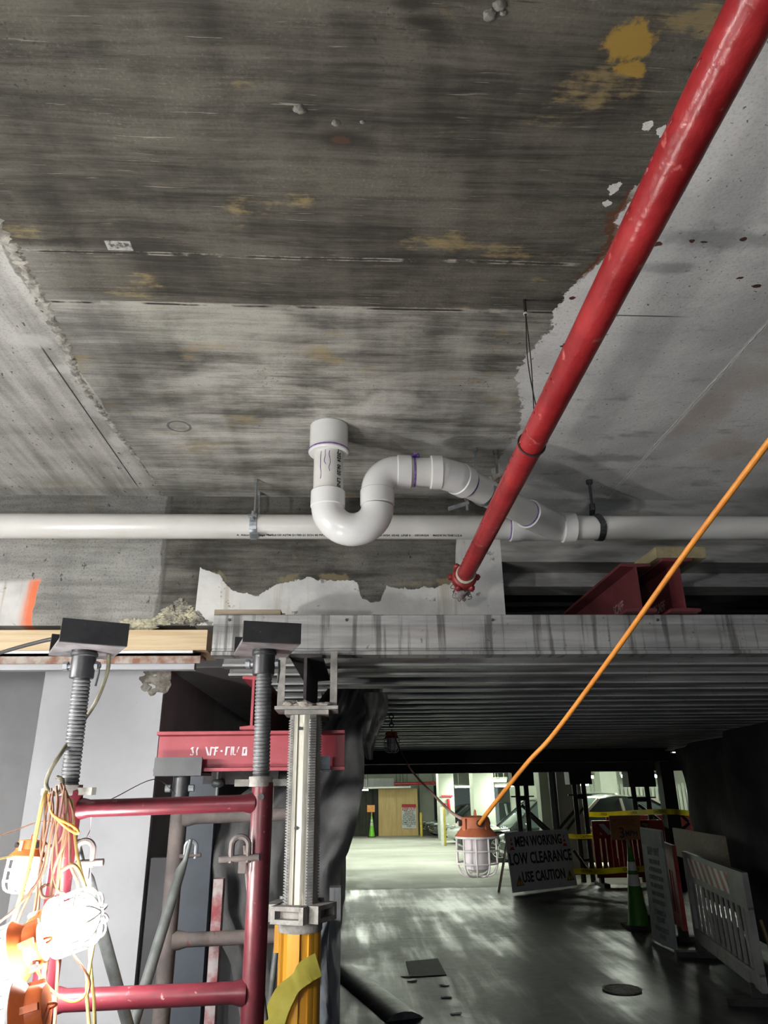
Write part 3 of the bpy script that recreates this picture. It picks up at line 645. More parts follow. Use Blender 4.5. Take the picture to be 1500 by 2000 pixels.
# U bend
bm = B(); tube(bm, [V((TX+rad-rad*cos(pi*k/24), TY, zc-.01-rad*sin(pi*k/24)*.98)) for k in range(25)], .0655, 32); mesh_obj('u_bend', bm, M_pvc_fit, t)
sleeve('trap_collar', V((RX, TY, zc-.005)), V((RX, TY, zc+.062)), .069)
r2 = .085; zt = top-r2
bm = B(); tube(bm, [V((RX, TY, zc+.03))]+[V((RX+r2-r2*cos(pi/2*k/14), TY, zt+r2*sin(pi/2*k/14))) for k in range(15)]+[V((RX+r2+.04, TY, top))], .0655, 32); mesh_obj('elbow', bm, M_pvc_fit, t)
xc = at(808, 922, Y=TY).x
sleeve('elbow_hub', V((RX+r2-.005, TY, top)), V((RX+r2+.055, TY, top)), .070)
bm = B(); tube(bm, [V((RX+r2+.02, TY, top)), V((at(845, 922, Y=TY).x, TY, top))], TR, 32); mesh_obj('connector', bm, M_pvc, t)
# eighth bend towards the main
A0 = V((at(842, 922, Y=TY).x, TY, top)); joinp = mainx(1085)
Bp = A0+V((.06, 0, 0)); dr_ = (joinp-Bp).normalized()
bend = [A0, A0+V((.03, 0, 0))]+[Bp+V((-.03, 0, 0)).lerp(dr_*.06, k/6)+(V((0, 0, 0))) for k in range(1, 6)]+[Bp+dr_*.06, Bp+dr_*.10]
sleeve('eighth_bend_hub', A0-V((.005, 0, 0)), A0+V((.045, 0, 0)), .070)
bm = B(); tube(bm, spline(bend, 4), .066, 32); mesh_obj('eighth_bend', bm, M_pvc_fit, t)
sleeve('eighth_bend_hub', Bp+dr_*.075, Bp+dr_*.13, .070)
bm = B(); tube(bm, [Bp+dr_*.1, joinp], TR, 32); mesh_obj('branch_pipe', bm, M_pvc, t)
for kk, (a, d, s0) in enumerate(((V((RX+r2+.056, TY, top)), V((1, 0, 0)), .006), (Bp, dr_, .135), (Bp, dr_, (joinp-Bp).length-.235))):
    bm = B(); lathe(bm, [(.0605, 0), (.0618, .002), (.0618, .007), (.0605, .009)], along(a+d*s0, a+d*(s0+.02)), 32); plabel(mesh_obj('primer_ring', bm, M_primer, t), 'purple primer ring on the branch')
bm = B(); q = V((RX+r2+.07, TY-.03, top+.0565)); lump(bm, q, (.018, .03, .006), 3, 3, .5); plabel(mesh_obj('primer_smear', bm, M_primer, t), 'purple primer smear on the elbow hub')
# wye
wl = (joinp-Bp).length
bm = B(); tube(bm, [Bp+dr_*(wl-.225), Bp+dr_*(wl-.14), joinp], .067, 32, radii=[.070, .067, .067]); mesh_obj('wye_branch', bm, M_pvc_fit, t)
dm = (pb-pa).normalized()
bm = B(); c0, c1 = mainx(995), mainx(1122)
L = (c1-c0).length
lathe(bm, [(.062, 0), (.068, .003), (.068, .055), (.065, .06), (.065, L-.065), (.073, L-.06), (.073, L-.003), (.066, L)], along(c0, c1), 32); mesh_obj('wye_body', bm, M_pvc_fit, t)
bm = B(); lathe(bm, [(.0595, 0), (.061, .003), (.061, .006), (.0595, .009)], along(c0-dm*.006, c0), 32); plabel(mesh_obj('primer_ring', bm, M_primer, t), 'purple primer ring at the wye')
# printed line low on the main
bm = B()
for px, s in ((465, 'A  Atkore  Heritage Plastics'), (580, 'PVC 1120 ASTM D1785-21 SCH 40 PIPE'), (815, '21-15-2024  05:42  LINE 6    GEORGIA    MADE IN THE U.S.A')):
    q = mainx(px); an = radians(-62); text_bm(bm, s, .016, basis(q+V((0, cos(an+pi)*PR*1.004*1.0, sin(an)*PR*1.004)), dm, (0, cos(an+pi/2)*-1*0+.88*-1, .47)), 1.0, .0003, align='LEFT' if px == 465 else 'CENTER')
mesh_obj('lettering', bm, M_ink, t)

# pipe hangers
def rod(bm, a, b, r=.0055):
    cyl(bm, a, b, r, 10)
t = thing('pipe_hanger', at(500, 935, Z=3.0), 'zinc pipe hanger with two rods on the left of the drain line', 'pipe hanger')
for (px, py), zb in (((501, 936), 1012), ((507, 962), 1010)):
    a = at(px, py, Z=3.0); e = mainx(497)+V((0, a.y-PY if False else 0, 0)); b_ = V((at(496 if px == 501 else 505, zb, Y=a.y-.02).x, a.y-.0, at(496, zb, Y=a.y).z))
    bm = B(); rod(bm, a, b_); mesh_obj('rod', bm, M_zinc, t)
    bm = B(); cyl(bm, a, a-V((0, 0, .018)), .011, 6); mesh_obj('anchor_nut', bm, M_zinc, t)
q = mainx(497)
bm = B(); prof = []
for s_ in (-1, 1):
    pass
path = [q+V((0, cos(an)*(PR+.003), sin(an)*(PR+.003))) for an in [radians(d) for d in range(60, 331, 15)]]
for i in range(len(path)-1): beam_between(bm, path[i], path[i+1], .032, .005, up=(path[i]-q))
mesh_obj('strap', bm, M_zinc, t)
bm = B(); box(bm, (q.x-.022, q.y-PR-.028, q.z+.022), (q.x+.018, q.y-PR-.002, q.z+.029)); box(bm, (q.x-.005, q.y-PR-.03, q.z-PR-.010), (q.x+.03, q.y-PR+.02, q.z-PR-.003)); mesh_obj('ear', bm, M_zinc, t)
bm = B(); cyl(bm, (q.x, q.y-PR-.014, q.z+.01), (q.x, q.y-PR-.014, q.z+.05), .008, 8); mesh_obj('bolt', bm, M_zinc, t)
t = thing('pipe_hanger', at(1155, 955, Z=3.0), 'black clevis hanger on the right end of the drain line', 'pipe hanger')
q = mainx(1170); bm = B(); a = V((q.x-.02, q.y, 3.0)); rod(bm, a, q+V((-.02, 0, PR+.05)), .007); mesh_obj('rod', bm, M_blackiron, t)
bm = B(); cyl(bm, a, a-V((0, 0, .02)), .016, 6); mesh_obj('anchor_nut', bm, M_blackiron, t)
bm = B(); path = [q+V((-.02, 0, PR+.055))]+[q+V((-.02*max(0, sin(an)), cos(an)*(PR+.004), sin(an)*(PR+.004))) for an in [radians(d) for d in range(60, 421, 15)]]+[q+V((-.02, 0, PR+.055))]
for i in range(len(path)-1): beam_between(bm, path[i], path[i+1], .030, .006, up=(path[i]-q))
mesh_obj('clevis', bm, M_blackiron, t)
bm = B(); cyl(bm, q+V((-.02, 0, PR+.03)), q+V((-.02, 0, PR+.065)), .014, 6); mesh_obj('nut', bm, M_blackiron, t)
t = thing('pipe_hanger', at(905, 898, Z=3.0), 'zinc strap hanger with a bent strut holding the branch pipe', 'pipe hanger')
bq = Bp+dr_*.22; bm = B(); a = V((bq.x+.0, bq.y+.04, 3.0)); rod(bm, a, bq+V((0, .05, -.04)), .0055); mesh_obj('rod', bm, M_zinc, t)
bm = B(); cyl(bm, a, a-V((0, 0, .018)), .011, 6); mesh_obj('anchor_nut', bm, M_zinc, t)
sd = dr_.cross(V((0, 0, 1))).normalized(); un = sd.cross(dr_)
bm = B(); path = [bq+dr_*.03+(sd*cos(an)+un*sin(an))*(TR+.003) for an in [radians(d) for d in range(170, 371, 15)]]
for i in range(len(path)-1): beam_between(bm, path[i], path[i+1], .022, .004, up=(path[i]-bq-dr_*.03))
mesh_obj('strap', bm, M_zinc, t)
bm = B(); beam_between(bm, at(876, 994, Y=2.80), at(915, 982, Y=2.80), .02, .012); beam_between(bm, at(912, 980, Y=2.80), at(905, 960, Y=2.82), .012, .008); mesh_obj('strut', bm, M_zinc, t)
bm = B(); q = at(912, 986, Y=2.79); cyl(bm, q, q-V((0, 0, .025)), .006, 8); mesh_obj('bolt', bm, M_zinc, t)
t = thing('pipe_hanger', at(967, 880, Z=3.0), 'red ring hanger on a threaded rod knotted with white string', 'pipe hanger')
a = at(968, 880, Z=3.0); bm = B(); b_ = V((a.x, a.y, 2.78)); rod(bm, a, b_, .006); mesh_obj('rod', bm, M_dusty_steel, t)
bm = B(); cyl(bm, a, a-V((0, 0, .018)), .013, 6); mesh_obj('anchor_nut', bm, M_dusty_steel, t)
bm = B(); cyl(bm, (a.x, a.y, 2.785), (a.x, a.y, 2.84), .014, 8, .009); lump(bm, (a.x-.005, a.y, 2.775), (.016, .016, .03), 4, 2, .3); plabel(mesh_obj('ring_nut', bm, M_red_cast, t), 'red painted ring nut')
bm = B()
for k in range(3):
    pts = [(a.x+.022*cos(w*1.3+k)*(1+.3*sin(w*2+k)), a.y+.022*sin(w*1.3+k), 2.865+.012*sin(w*1.7+k*2)) for w in [i*.6 for i in range(12)]]; tube(bm, spline(pts, 4), .003, 6)
plabel(mesh_obj('string', bm, M_rope, t), 'knotted white string')

# ------------------------------------------------------------------ red pipe
RPR = .0368; RZ = 2.555
r0_ = at(1478, 0, Z=RZ); r1_ = at(905, 1130, Y=3.02)
dd = (r1_-r0_).normalized(); r0_ = r0_-dd*1.2
t = thing('sprinkler_pipe', r1_, 'glossy red pipe running back from the upper right corner', 'pipe')
n_ = 150; path = [r0_.lerp(r1_, k/n_) for k in range(n_+1)]
bm = B(); tube(bm, path, RPR, 28, radii=[RPR*(1+.016*mnoise.noise(V((k*.5, 1, 2)))+.010*mnoise.noise(V((k*1.7, 4, 2)))) for k in range(n_+1)]); mesh_obj('pipe', bm, M_red_pipe, t)
# paint drips / flakes on its sides
bm = B()
for k in range(46):
    p = r0_.lerp(r1_, random.uniform(.3, .99)); an = random.choice((pi*.95, pi*.05, pi*1.05, -.05))+random.uniform(-.2, .2)
    sd = V((1, 0, 0)); c = p+sd*(RPR*cos(an))+V((0, 0, RPR*sin(an))); lump(bm, c, (.003, random.uniform(.004, .012), .003), k, 1, .4)
mesh_obj('paint_sag', bm, M_red_cast, t)
bm = B(); lathe(bm, [(RPR, 0), (.05, .004), (.056, .012), (.056, .045), (.05, .052), (RPR, .056)], along(r1_-dd*.045, r1_+dd*.1), 20)
sx = dd.cross(V((0, 0, 1))).normalized(); sz = sx.cross(dd)
for an in (0, 1.05, 2.1, 3.14, 4.2, 5.25):
    c = r1_-dd*.018+sx*(.058*cos(an))+sz*(.058*sin(an)); lump(bm, c, (.016, .02, .015), int(an*5), 2, .25)
plabel(mesh_obj('coupling', bm, M_red_cast, t), 'rough red grooved coupling at the pipe end')
bm = B()
for k in range(4): lathe(bm, [(RPR+.003+.003*cos(w), .003*sin(w)) for w in [i*pi/4 for i in range(8)]], along(r1_-dd*(.075-.006*k), r1_), 20, closed=True)
plabel(mesh_obj('string_wrap', bm, M_rope, t), 'white string wound round the pipe')
bm = B(); lathe(bm, [(RPR+.002+.003*cos(w), .003*sin(w)) for w in [i*pi/4 for i in range(8)]], along(at(1050, 850, Z=RZ)*0+r0_.lerp(r1_, ((at(1050, 850, Z=RZ-.02).y)-r0_.y)/(r1_.y-r0_.y)), r1_), 24, closed=True)
plabel(mesh_obj('band', bm, M_wire, t), 'thin black band around the pipe')
bm = B(); c = r1_+dd*.05+V((0, -.0, -.045)); lump(bm, c, (.035, .03, .035), 9, 3, .5, 2.5); mesh_obj('plastic_wrap', bm, M_bag, t)
bm = B()
for k in range(4):
    tube(bm, spline([c+V((random.uniform(-.05, .05), random.uniform(-.03, .03), random.uniform(-.04, .05))) for i in range(5)], 6), .0015, 5)
mesh_obj('wire_end', bm, M_wire, t)
t = thing('hanger_wire', at(1025, 590, Z=3.0), 'twisted dark wire hanging the red pipe from the ceiling', 'wire')
a = at(1024, 586, Z=3.0); b_ = r0_.lerp(r1_, (at(1052, 792, Z=RZ+.03).y-r0_.y)/(r1_.y-r0_.y))+V((-.01, 0, RPR))
bm = B(); cyl(bm, a, a-V((0, 0, .055)), .005, 8); mesh_obj('stud', bm, M_wire, t)
bm = B(); a2 = a-V((0, 0, .05)); tube(bm, spline([a2, a2.lerp(b_, .5)+V((.004, 0, 0)), b_], 6), .0016, 6); tube(bm, spline([a2, a2.lerp(b_, .5)+V((-.004, .004, 0)), b_+V((.012, 0, 0)), b_+V((.02, .0, -.03))], 6), .0016, 6); mesh_obj('strand', bm, M_wire, t)
bm = B()
for k in range(2): lathe(bm, [(.006+.002*cos(w), .002*sin(w)) for w in [i*pi/3 for i in range(6)]], Matrix.Translation(a2+V((0, 0, -.003*k))), 10, closed=True)
mesh_obj('knot', bm, M_rope, t)

# ------------------------------------------------------------------ shoring frames at the left
def screw_bm(bm, a, b, r, pitch=.0098):
    L = (b-a).length; n = int(L/pitch); prof = [(r*.86, 0)]
    for i in range(n): prof += [(r*.90, (i+.10)*pitch), (r, (i+.28)*pitch), (r, (i+.74)*pitch), (r*.90, (i+.92)*pitch)]
    prof += [(r*.86, L)]; lathe(bm, prof, along(a, b), 24)
def uhead(t, c, rot, w, d, h, mf=M_black, mb=M_uplate, tilt=0.0):
    Mx = Matrix.Translation(c) @ Matrix.Rotation(rot, 4, 'Z') @ Matrix.Rotation(tilt, 4, 'Y')
    bm = B(); box(bm, (-w/2, -d/2, 0), (w/2, d/2, .010), Mx); mesh_obj('head_plate', bm, mb, t, bevel=.001)
    for s_ in (-1, 1):
        bm = B(); box(bm, (-w/2, s_*d/2-.005, .010 if s_ > 0 else 0.0), (w/2, s_*d/2+.005, h), Mx); mesh_obj('head_flange', bm, mf, t, bevel=.001)
    return Mx
def wingnut(t, c, r, ang, mat):
    bm = B(); lathe(bm, [(r, -.013), (r*1.02, -.011), (r*1.02, .011), (r, .013)], Matrix.Translation(c), 20)
    for a_ in (ang, ang+pi):
        Mx = Matrix.Translation(c) @ Matrix.Rotation(a_, 4, 'Z'); box(bm, (r*.8, -.011, -.012), (r+.038, .011, .006), Mx)
    mesh_obj('wing_nut', bm, mat, t, bevel=.0015)
def lock_hook(t, c, xd, r=.028):
    xd = V(xd); bm = B()
    pts = [c+V((0, 0, -.03))]+[c+xd*(r-r*cos(a_))+V((0, 0, r*sin(a_)+.01)) for a_ in [pi*k/8 for k in range(9)]]+[c+xd*2*r+V((0, 0, -.03))]
    tube(bm, spline(pts, 3), .0075, 8); return bm
def jack(t, x, y, zb, zt, plate_z, rot, w, d, h, wing):
    bm = B(); screw_bm(bm, V((x, y, zb)), V((x-.006, y, zt)), .0235); mesh_obj('screw', bm, M_screw, t)
    bm = B(); lathe(bm, [(.031, 0), (.032, .003), (.032, plate_z-zt), (.034, plate_z-zt)], Matrix.Translation((x-.008, y, zt-.0)), 24); lathe(bm, [(.03, 0), (.036, .004), (.036, .012), (.03, .016)], Matrix.Translation((x-.008, y, plate_z-.018)), 24); mesh_obj('collar', bm, M_black, t)
    q = V((x-.008, y-.0, zt+(plate_z-zt)*.45))
    bm = B(); cyl(bm, q-V((.050, 0, 0)), q+V((.048, 0, 0)), .0065, 10); cyl(bm, q-V((.052, 0, 0)), q-V((.040, 0, 0)), .013, 6); cyl(bm, q+V((.034, 0, 0)), q+V((.042, 0, 0)), .013, 6); mesh_obj('bolt', bm, M_zinc, t)
    bm = B(); tube(bm, [q+V((.044, -.004, .01)), q+V((.046, -.004, -.02)), q+V((.042, -.004, -.055))], .0035, 8); mesh_obj('pin', bm, M_blackiron, t)
    uhead(t, V((x-.004, y, plate_z)), rot, w, d, h)
    wingnut(t, V((x, y, zb+.002)), .033, wing, M_dusty_steel)

FYL, FYR = 2.02, 2.10
XL, XR = -.712, -.226
t = thing('scaffold_tower', (XL, FYL, 0), 'maroon shoring frame with two screw jacks, nearest the camera', 'shoring frame')
XLb, XRb = XL, XR
zL = at(140, 1545, Y=FYL).z; zR = at(512, 1528, Y=FYR).z
TUB = .0295
for x, y, z in ((XL, FYL, zL), (XR, FYR, zR)):
    bm = B(); tube(bm, [V((x, y, 0)), V((x, y, 1.0)), V((x, y, z))], TUB, 24); mesh_obj('post', bm, M_frame_red, t)
for za_, zb_, r in ((at(150, 1580, Y=FYL).z, at(490, 1568, Y=FYR).z, .0215), (at(110, 1955, Y=FYL).z, at(480, 1938, Y=FYR).z, .0245), (.55, .55, .022)):
    a = V((XL, FYL, za_)); b_ = V((XR, FYR, zb_)); u_ = (b_-a).normalized(); bm = B()
    tube(bm, [a+u_*.02, a+u_*.034, a+u_*.05, a.lerp(b_, .5), b_-u_*.05, b_-u_*.034, b_-u_*.02], r, 20, radii=[r*1.25, r*1.2, r, r, r, r*1.2, r*1.25]); mesh_obj('rung', bm, M_frame_red, t)
jack(t, XL-.008, FYL, zL, at(146, 1325, Y=FYL).z, at(165, 1272, Y=FYL).z, radians(27), .170, .235, .062, -.2)
jack(t, XR-.006, FYR, zR, at(517, 1318, Y=FYR).z, at(530, 1270, Y=FYR).z, radians(14), .162, .235, .058, .1)
for c, xd in ((at(466, 1660, Y=2.07), V((1, 0, 0))), (V((XL+.045, FYL+.01, at(150, 1670, Y=2.02).z)), V((1, 0, 0)))):
    bm = lock_hook(t, c-V((.018, 0, 0)), xd, .022); o_ = mesh_obj('lock_hook', bm, M_frame_old, t)
    bm = B(); cyl(bm, c+V((-.05, 0, -.022)), c+V((.055, 0, -.018)), .0085, 10); box(bm, c+V((.002, -.004, -.055)), c+V((.022, .004, -.02))); mesh_obj('lock_pin', bm, M_frame_old, t)
q = V((XR, FYR-TUB, at(512, 1556, Y=FYR).z)); bm = B(); cyl(bm, q, q-V((0, .004, 0)), .008, 12); mesh_obj('pin_hole', bm, M_black, t)

RYY = 3.03
t = thing('scaffold_tower', (at(330, 1800, Y=RYY).x, RYY, 0), 'dust covered shoring frame standing behind the maroon one', 'shoring frame')
xl2 = at(331, 1800, Y=RYY).x; xr2 = at(600, 1800, Y=RYY+.02).x; z2 = at(348, 1560, Y=RYY).z
for x in (xl2, xr2):
    bm = B(); tube(bm, [V((x, RYY, 0)), V((x, RYY, 1.0)), V((x, RYY, z2))], .031, 20); mesh_obj('post', bm, M_frame_old, t)
for py in (1594, 1832, 2110):
    z = at(450, py, Y=RYY).z; a = V((xl2, RYY, z-.004)); b_ = V((xr2, RYY, z+.006)); u_ = (b_-a).normalized(); r = .0245; bm = B()
    tube(bm, [a+u_*.02, a+u_*.04, a+u_*.07, b_-u_*.07, b_-u_*.04, b_-u_*.02], r, 18, radii=[r*1.35, r*1.3, r, r, r*1.3, r*1.35]); mesh_obj('rung', bm, M_frame_old, t)
zpl = at(350, 1516, Y=RYY).z
bm = B(); screw_bm(bm, V((xl2, RYY, z2)), V((xl2, RYY, zpl-.06)), .024); mesh_obj('screw', bm, M_screw, t)
bm = B(); lathe(bm, [(.033, 0), (.033, .085)], Matrix.Translation((xl2, RYY, zpl-.085)), 20); mesh_obj('collar', bm, M_black, t)
q = V((xl2, RYY, zpl-.045)); bm = B(); cyl(bm, q-V((.055, .02, 0)), q-V((.035, .02, 0)), .014, 8); cyl(bm, q+V((.035, -.02, 0)), q+V((.055, -.02, 0)), .014, 8); mesh_obj('bolt', bm, M_zinc, t)
uhead(t, V((xl2+.005, RYY, zpl)), radians(-4), .185, .16, .068)
for c in (at(362, 1660, Y=RYY-.03),):
    bm = lock_hook(t, c-V((.0, 0, 0)), V((1, 0, 0)), .020); mesh_obj('lock_hook', bm, M_zinc, t)
    bm = B(); cyl(bm, c+V((-.02, 0, -.022)), c+V((.06, 0, -.018)), .008, 10); mesh_obj('lock_pin', bm, M_frame_old, t)
# cross braces
bm = B(); tube(bm, [at(152, 1640, Y=2.06), at(160, 1690, Y=2.08), at(172, 1720, Y=2.1), at(252, 2010, Y=2.45), at(330, 2300, Y=2.85)], .016, 14, radii=[.006, .010, .0165, .0165, .0165])
single('cross_brace', bm, M_galv, 'galvanised brace tube sloping down from the left post of the front frame', 'brace', 'cross braces')
bm = B(); tube(bm, [at(372, 1640, Y=2.94), at(362, 1680, Y=2.93), at(353, 1700, Y=2.92), at(265, 1985, Y=2.6), at(200, 2200, Y=2.35)], .018, 14, radii=[.008, .010, .018, .018, .018])
single('cross_brace', bm, M_galv, 'grey brace tube sloping down left from the dusty rear frame', 'brace', 'cross braces')
bm = B(); tube(bm, [at(479, 1650, Y=2.12), at(484, 1725, Y=2.14), at(520, 1990, Y=2.4)], .006, 10); single('latch_rod', bm, M_frame_old, 'thin latch rod beside the right post of the front frame', 'rod')
bm = B(); tube(bm, [at(552, 1750, Y=3.05), at(520, 2010, Y=3.05)], .011, 10); single('cross_brace', bm, M_galv, 'thin grey brace tube left of the yellow shore leg', 'brace', 'cross braces')

# red steel beam on the rear jack
zb0 = at(480, 1512, Y=RYY-.04).z; zb1 = at(480, 1428, Y=RYY-.04).z
x0 = at(304, 1470, Y=RYY-.04).x; x1 = at(673, 1470, Y=RYY-.04).x
t = thing('stencilled_beam', (x0, RYY, zb0), 'red steel beam with white stencilled letters lying across the rear frame', 'steel beam')
bm = B(); ibeam(bm, (x0, RYY, zb0+.012), (x1, RYY, zb0+.012), zb1-zb0-.012, .10); mesh_obj('beam', bm, M_ibeam_red, t)
n = NT('worn white stencil'); wob = n.noise(38, 5, .65); xx = n.xyz()[0]
M_stencil = mk('worn white stencil', (.74, .66, .68), (.60, .45, .48), .7, 0, 30)
bm = B(); yy = RYY-.0055
def stroke(bm, pts, w):  # flat stencil stroke in u,v (metres) on the web
    pass
ux = at(372, 1467, Y=RYY).x; S1 = (at(487, 1467, Y=RYY).x-ux)/115.0; zc_ = at(430, 1467, Y=RYY).z
def st(u0, v0, u1, v1, u2, v2, u3, v3):   # a stencil stroke: four corners in picture-like units of the stencil itself
    vs = [bm.verts.new((ux+u*S1, yy-.0008, zc_+v*S1)) for u, v in ((u0, v0), (u1, v1), (u2, v2), (u3, v3))]
    bm.faces.new(vs)
st(0, 4, 3, 8, 7, 8, 4, 3); st(2, 4, 6, 4, 8, -3, 5, -4); st(0, -7, 5, -8, 8, -4, 5, -5); st(1, -4, 3, -7, 1, -8, 0, -6)
st(11, 0, 13, 7, 16, 8, 14, 0); st(11, 0, 14, 0, 15, -7, 13, -8)
st(29, 8, 32, 8, 38, -8, 34, -8)
st(39, 8, 42, 8, 41, -8, 38, -8); st(42, 8, 48, 7, 48, 5, 42, 5)
st(46, -8, 49, -8, 51, 8, 48, 8); st(51, 8, 55, 8, 54, 5, 51, 4); st(50, 1, 53, 1, 53, -1, 50, -1)
st(59, 1.5, 63, 1.5, 63, -1.5, 59, -1.5)
st(69, 8, 73, 8, 71, -8, 68, -8); st(73, 8, 77, 8, 77, 6, 73, 6)
st(79, 8, 82, 8, 81, -8, 79, -8); st(82, 8, 86, 8, 85, -8, 83, -7); st(86, -6, 89, -6, 89, -8, 86, -8)
st(92, 5, 94, 8, 96, 8, 94, 2); st(91, 3, 93, 2, 92, -3, 91, -3)
st(102, 7, 105, 7, 104, -9, 101, -9); st(105, 7, 111, 7, 110, 4, 105, 3); st(108, 3, 111, 4, 111, -9, 107, -9); st(104, -5, 108, -5, 107, -9, 104, -9)
mesh_obj('stencil_letters', bm, M_stencil, t, smooth=0)
q = at(632, 1490, Y=RYY-.06)
t = thing('beam_clamp', q, 'silver steel clamp on the right end of the stencilled red beam', 'clamp')
bm = B(); box(bm, (q.x-.026, RYY-.055, q.z-.026), (q.x+.026, RYY-.049, q.z+.026)); box(bm, (q.x-.026, RYY-.055, q.z-.030), (q.x+.026, RYY+.05, q.z-.024)); mesh_obj('plate', bm, M_zinc, t, bevel=.001)
# red beam end standing on it, running back under the joists
a = at(492, 1415, Y=2.94); a.z = zb1+.002; hh = at(492, 1322, Y=2.94).z-a.z
bm = B(); ibeam(bm, V((a.x, 2.92, a.z)), V((a.x+.02, 6.5, a.z)), hh, .09, .010, .010); single('stringer_beam', bm, M_ibeam_red, 'red steel beam running back, end on above the stencilled beam', 'steel beam')

# steel props glimpsed behind the frame
bm = B(); a = at(418, 1850, Y=3.3); box(bm, (a.x-.02, 3.3, 0), (a.x+.02, 3.36, 1.25)); single('peeling_post', bm, mk('peeling red and white post', (.42, .38, .38), (.30, .06, .07), .7, 0, 14), 'peeling white and red timber post behind the dusty frame', 'post')
bm = B(); a = at(372, 1800, Y=3.55); box(bm, (a.x-.05, 3.55, 0), (a.x+.07, 3.62, 1.75)); single('steel_sheet', bm, mk('blue grey panel', (.075, .09, .115), (.055, .068, .085), .6, 0, 3), 'blue grey upright panel beside the dark wall', 'panel')
for px, lab in ((425, 'dark screw clamp hanging under the stencilled beam, left one'), (512, 'dark C clamp hanging under the stencilled beam behind the right jack')):
    a = at(px, 1530, Y=3.35); t = thing('screw_clamp', a, lab, 'clamp', 'clamps under the stencilled beam')
    bm = B(); tube(bm, [a+V((0, 0, .08)), a+V((0, 0, -.05))], .008, 10); mesh_obj('screw', bm, M_galv, t)
    bm = B(); lump(bm, a+V((0, 0, .0)), (.03, .02, .02), 2, 2, .2); mesh_obj('body', bm, M_blackiron, t)
bm = B(); beam_between(bm, at(400, 1508, Y=3.4), at(545, 1510, Y=3.4), .05, .10); single('ledger_beam', bm, M_rusty_dark, 'dark timber ledger behind the stencilled beam', 'timber')

# ------------------------------------------------------------------ aluminium shore leg
SY = 2.86
sx_ = at(592, 1600, Y=SY).x; zt_ = at(592, 1390, Y=SY).z; zm = at(588, 1775, Y=SY).z; zy = at(588, 1800, Y=SY).z
t = thing('shore_leg', (sx_, SY, 0), 'aluminium shore leg with toothed racks above a yellow lower tube', 'shore leg')
Ms = Matrix.Translation((sx_, SY, 0)) @ Matrix.Rotation(radians(-15), 4, 'Z')
def fluted(R, groove, lobes=4, sub=6):
    pts = []
    for k in range(lobes):
        base = k*2*pi/lobes
        for a_, r in ((-.72, R*.93), (-.5, R), (-.22, R), (-.2, R-groove), (.2, R-groove), (.22, R), (.5, R), (.72, R*.93)): pts.append((r*cos(base+a_), r*sin(base+a_)))
    return pts
bm = B(); prism(bm, fluted(.058, .008), zy-.3, zt_, Ms); mesh_obj('inner_tube', bm, M_shore_in, t)
for k, an in enumerate((radians(-45), radians(45), radians(135), radians(-135))):
    bm = B(); z = zm-.02
    while z < zt_-.03:
        Mt = Ms @ Matrix.Rotation(an, 4, 'Z'); box(bm, (.048, -.012, z), (.0655, .012, z+.0052), Mt); z += .0094
    box(bm, (.045, -.014, zm-.02), (.0595, .014, zt_-.01), Ms @ Matrix.Rotation(an, 4, 'Z')); mesh_obj('rack', bm, M_rack, t, smooth=0)
bm = B(); zz = zt_
while zz > zm+.05:
    zz -= .19
for hz, dx in ((at(582, 1425, Y=SY).z, -.018), (at(612, 1425, Y=SY).z, .040), (at(579, 1616, Y=SY).z, -.022)):
    yv = SY-sqrt(max(0, .058**2-dx*dx))-.001; cyl(bm, (sx_+dx, yv+.004, hz), (sx_+dx, yv-.002, hz), .0065, 12)
mesh_obj('pin_hole', bm, M_black, t)
zyb = 0.0
bm = B(); prism(bm, fluted(.074, .010, 6), zyb, zy, Ms); plabel(mesh_obj('outer_tube', bm, M_yellow, t), 'yellow fluted lower tube')
bm = B(); box(bm, (-.088, -.02, zy-.09), (-.06, .02, zy-.005), Matrix.Translation((sx_, SY, 0))); plabel(mesh_obj('latch_plate', bm, M_yellow, t), 'yellow latch plate at the tube top')
bm = B(); lathe(bm, [(.076, -.055), (.078, -.05), (.078, -.02), (.084, -.016), (.084, .022), (.07, .03)], Matrix.Translation((sx_, SY, zm-.012)), 24); mesh_obj('collar', bm, M_dusty_steel, t)
bm = B()
for an in (radians(-112), radians(-30), radians(80), radians(165)):
    Mt = Matrix.Translation((sx_, SY, zm-.005)) @ Matrix.Rotation(an, 4, 'Z')
    for lo, hi in (((.07, -.052, .012), (.112, .052, .026)), ((.07, -.052, -.028), (.112, .052, -.014)), ((.07, -.062, -.028), (.112, -.045, .026)), ((.07, .045, -.028), (.112, .062, .026))): box(bm, lo, hi, Mt)
plabel(mesh_obj('locking_nut', bm, M_dusty_steel, t, bevel=.002), 'grey cast locking nut with slotted handles')
# head
hw = (at(655, 1390, Y=SY).x-at(535, 1390, Y=SY).x)/2; hx = sx_+.006
bm = B(); box(bm, (hx-hw, SY-.10, zt_), (hx+hw, SY+.10, zt_+.012)); box(bm, (hx-hw*.7, SY-.07, zt_-.016), (hx+hw*.7, SY+.07, zt_)); mesh_obj('head_plate', bm, M_dusty_steel, t, bevel=.003)
for s_ in (-1, 1):
    bm = B(); xw = hx+s_*(hw-.012); box(bm, (xw-.007, SY-.05, zt_+.012), (xw+.007, SY+.05, zt_+.225)); box(bm, (xw-.02 if s_ > 0 else xw-.007, SY-.056, zt_+.012), (xw+.007 if s_ > 0 else xw+.02, SY-.05, zt_+.225)); mesh_obj('head_flange', bm, M_dusty_steel, t, bevel=.002)
bm = B()
for i in range(22): lump(bm, (hx+random.uniform(-.075, .075), SY-.06+random.uniform(-.03, .05), zt_+.018), (random.uniform(.012, .028), .018, random.uniform(.006, .016)), i, 2, .5, 3)
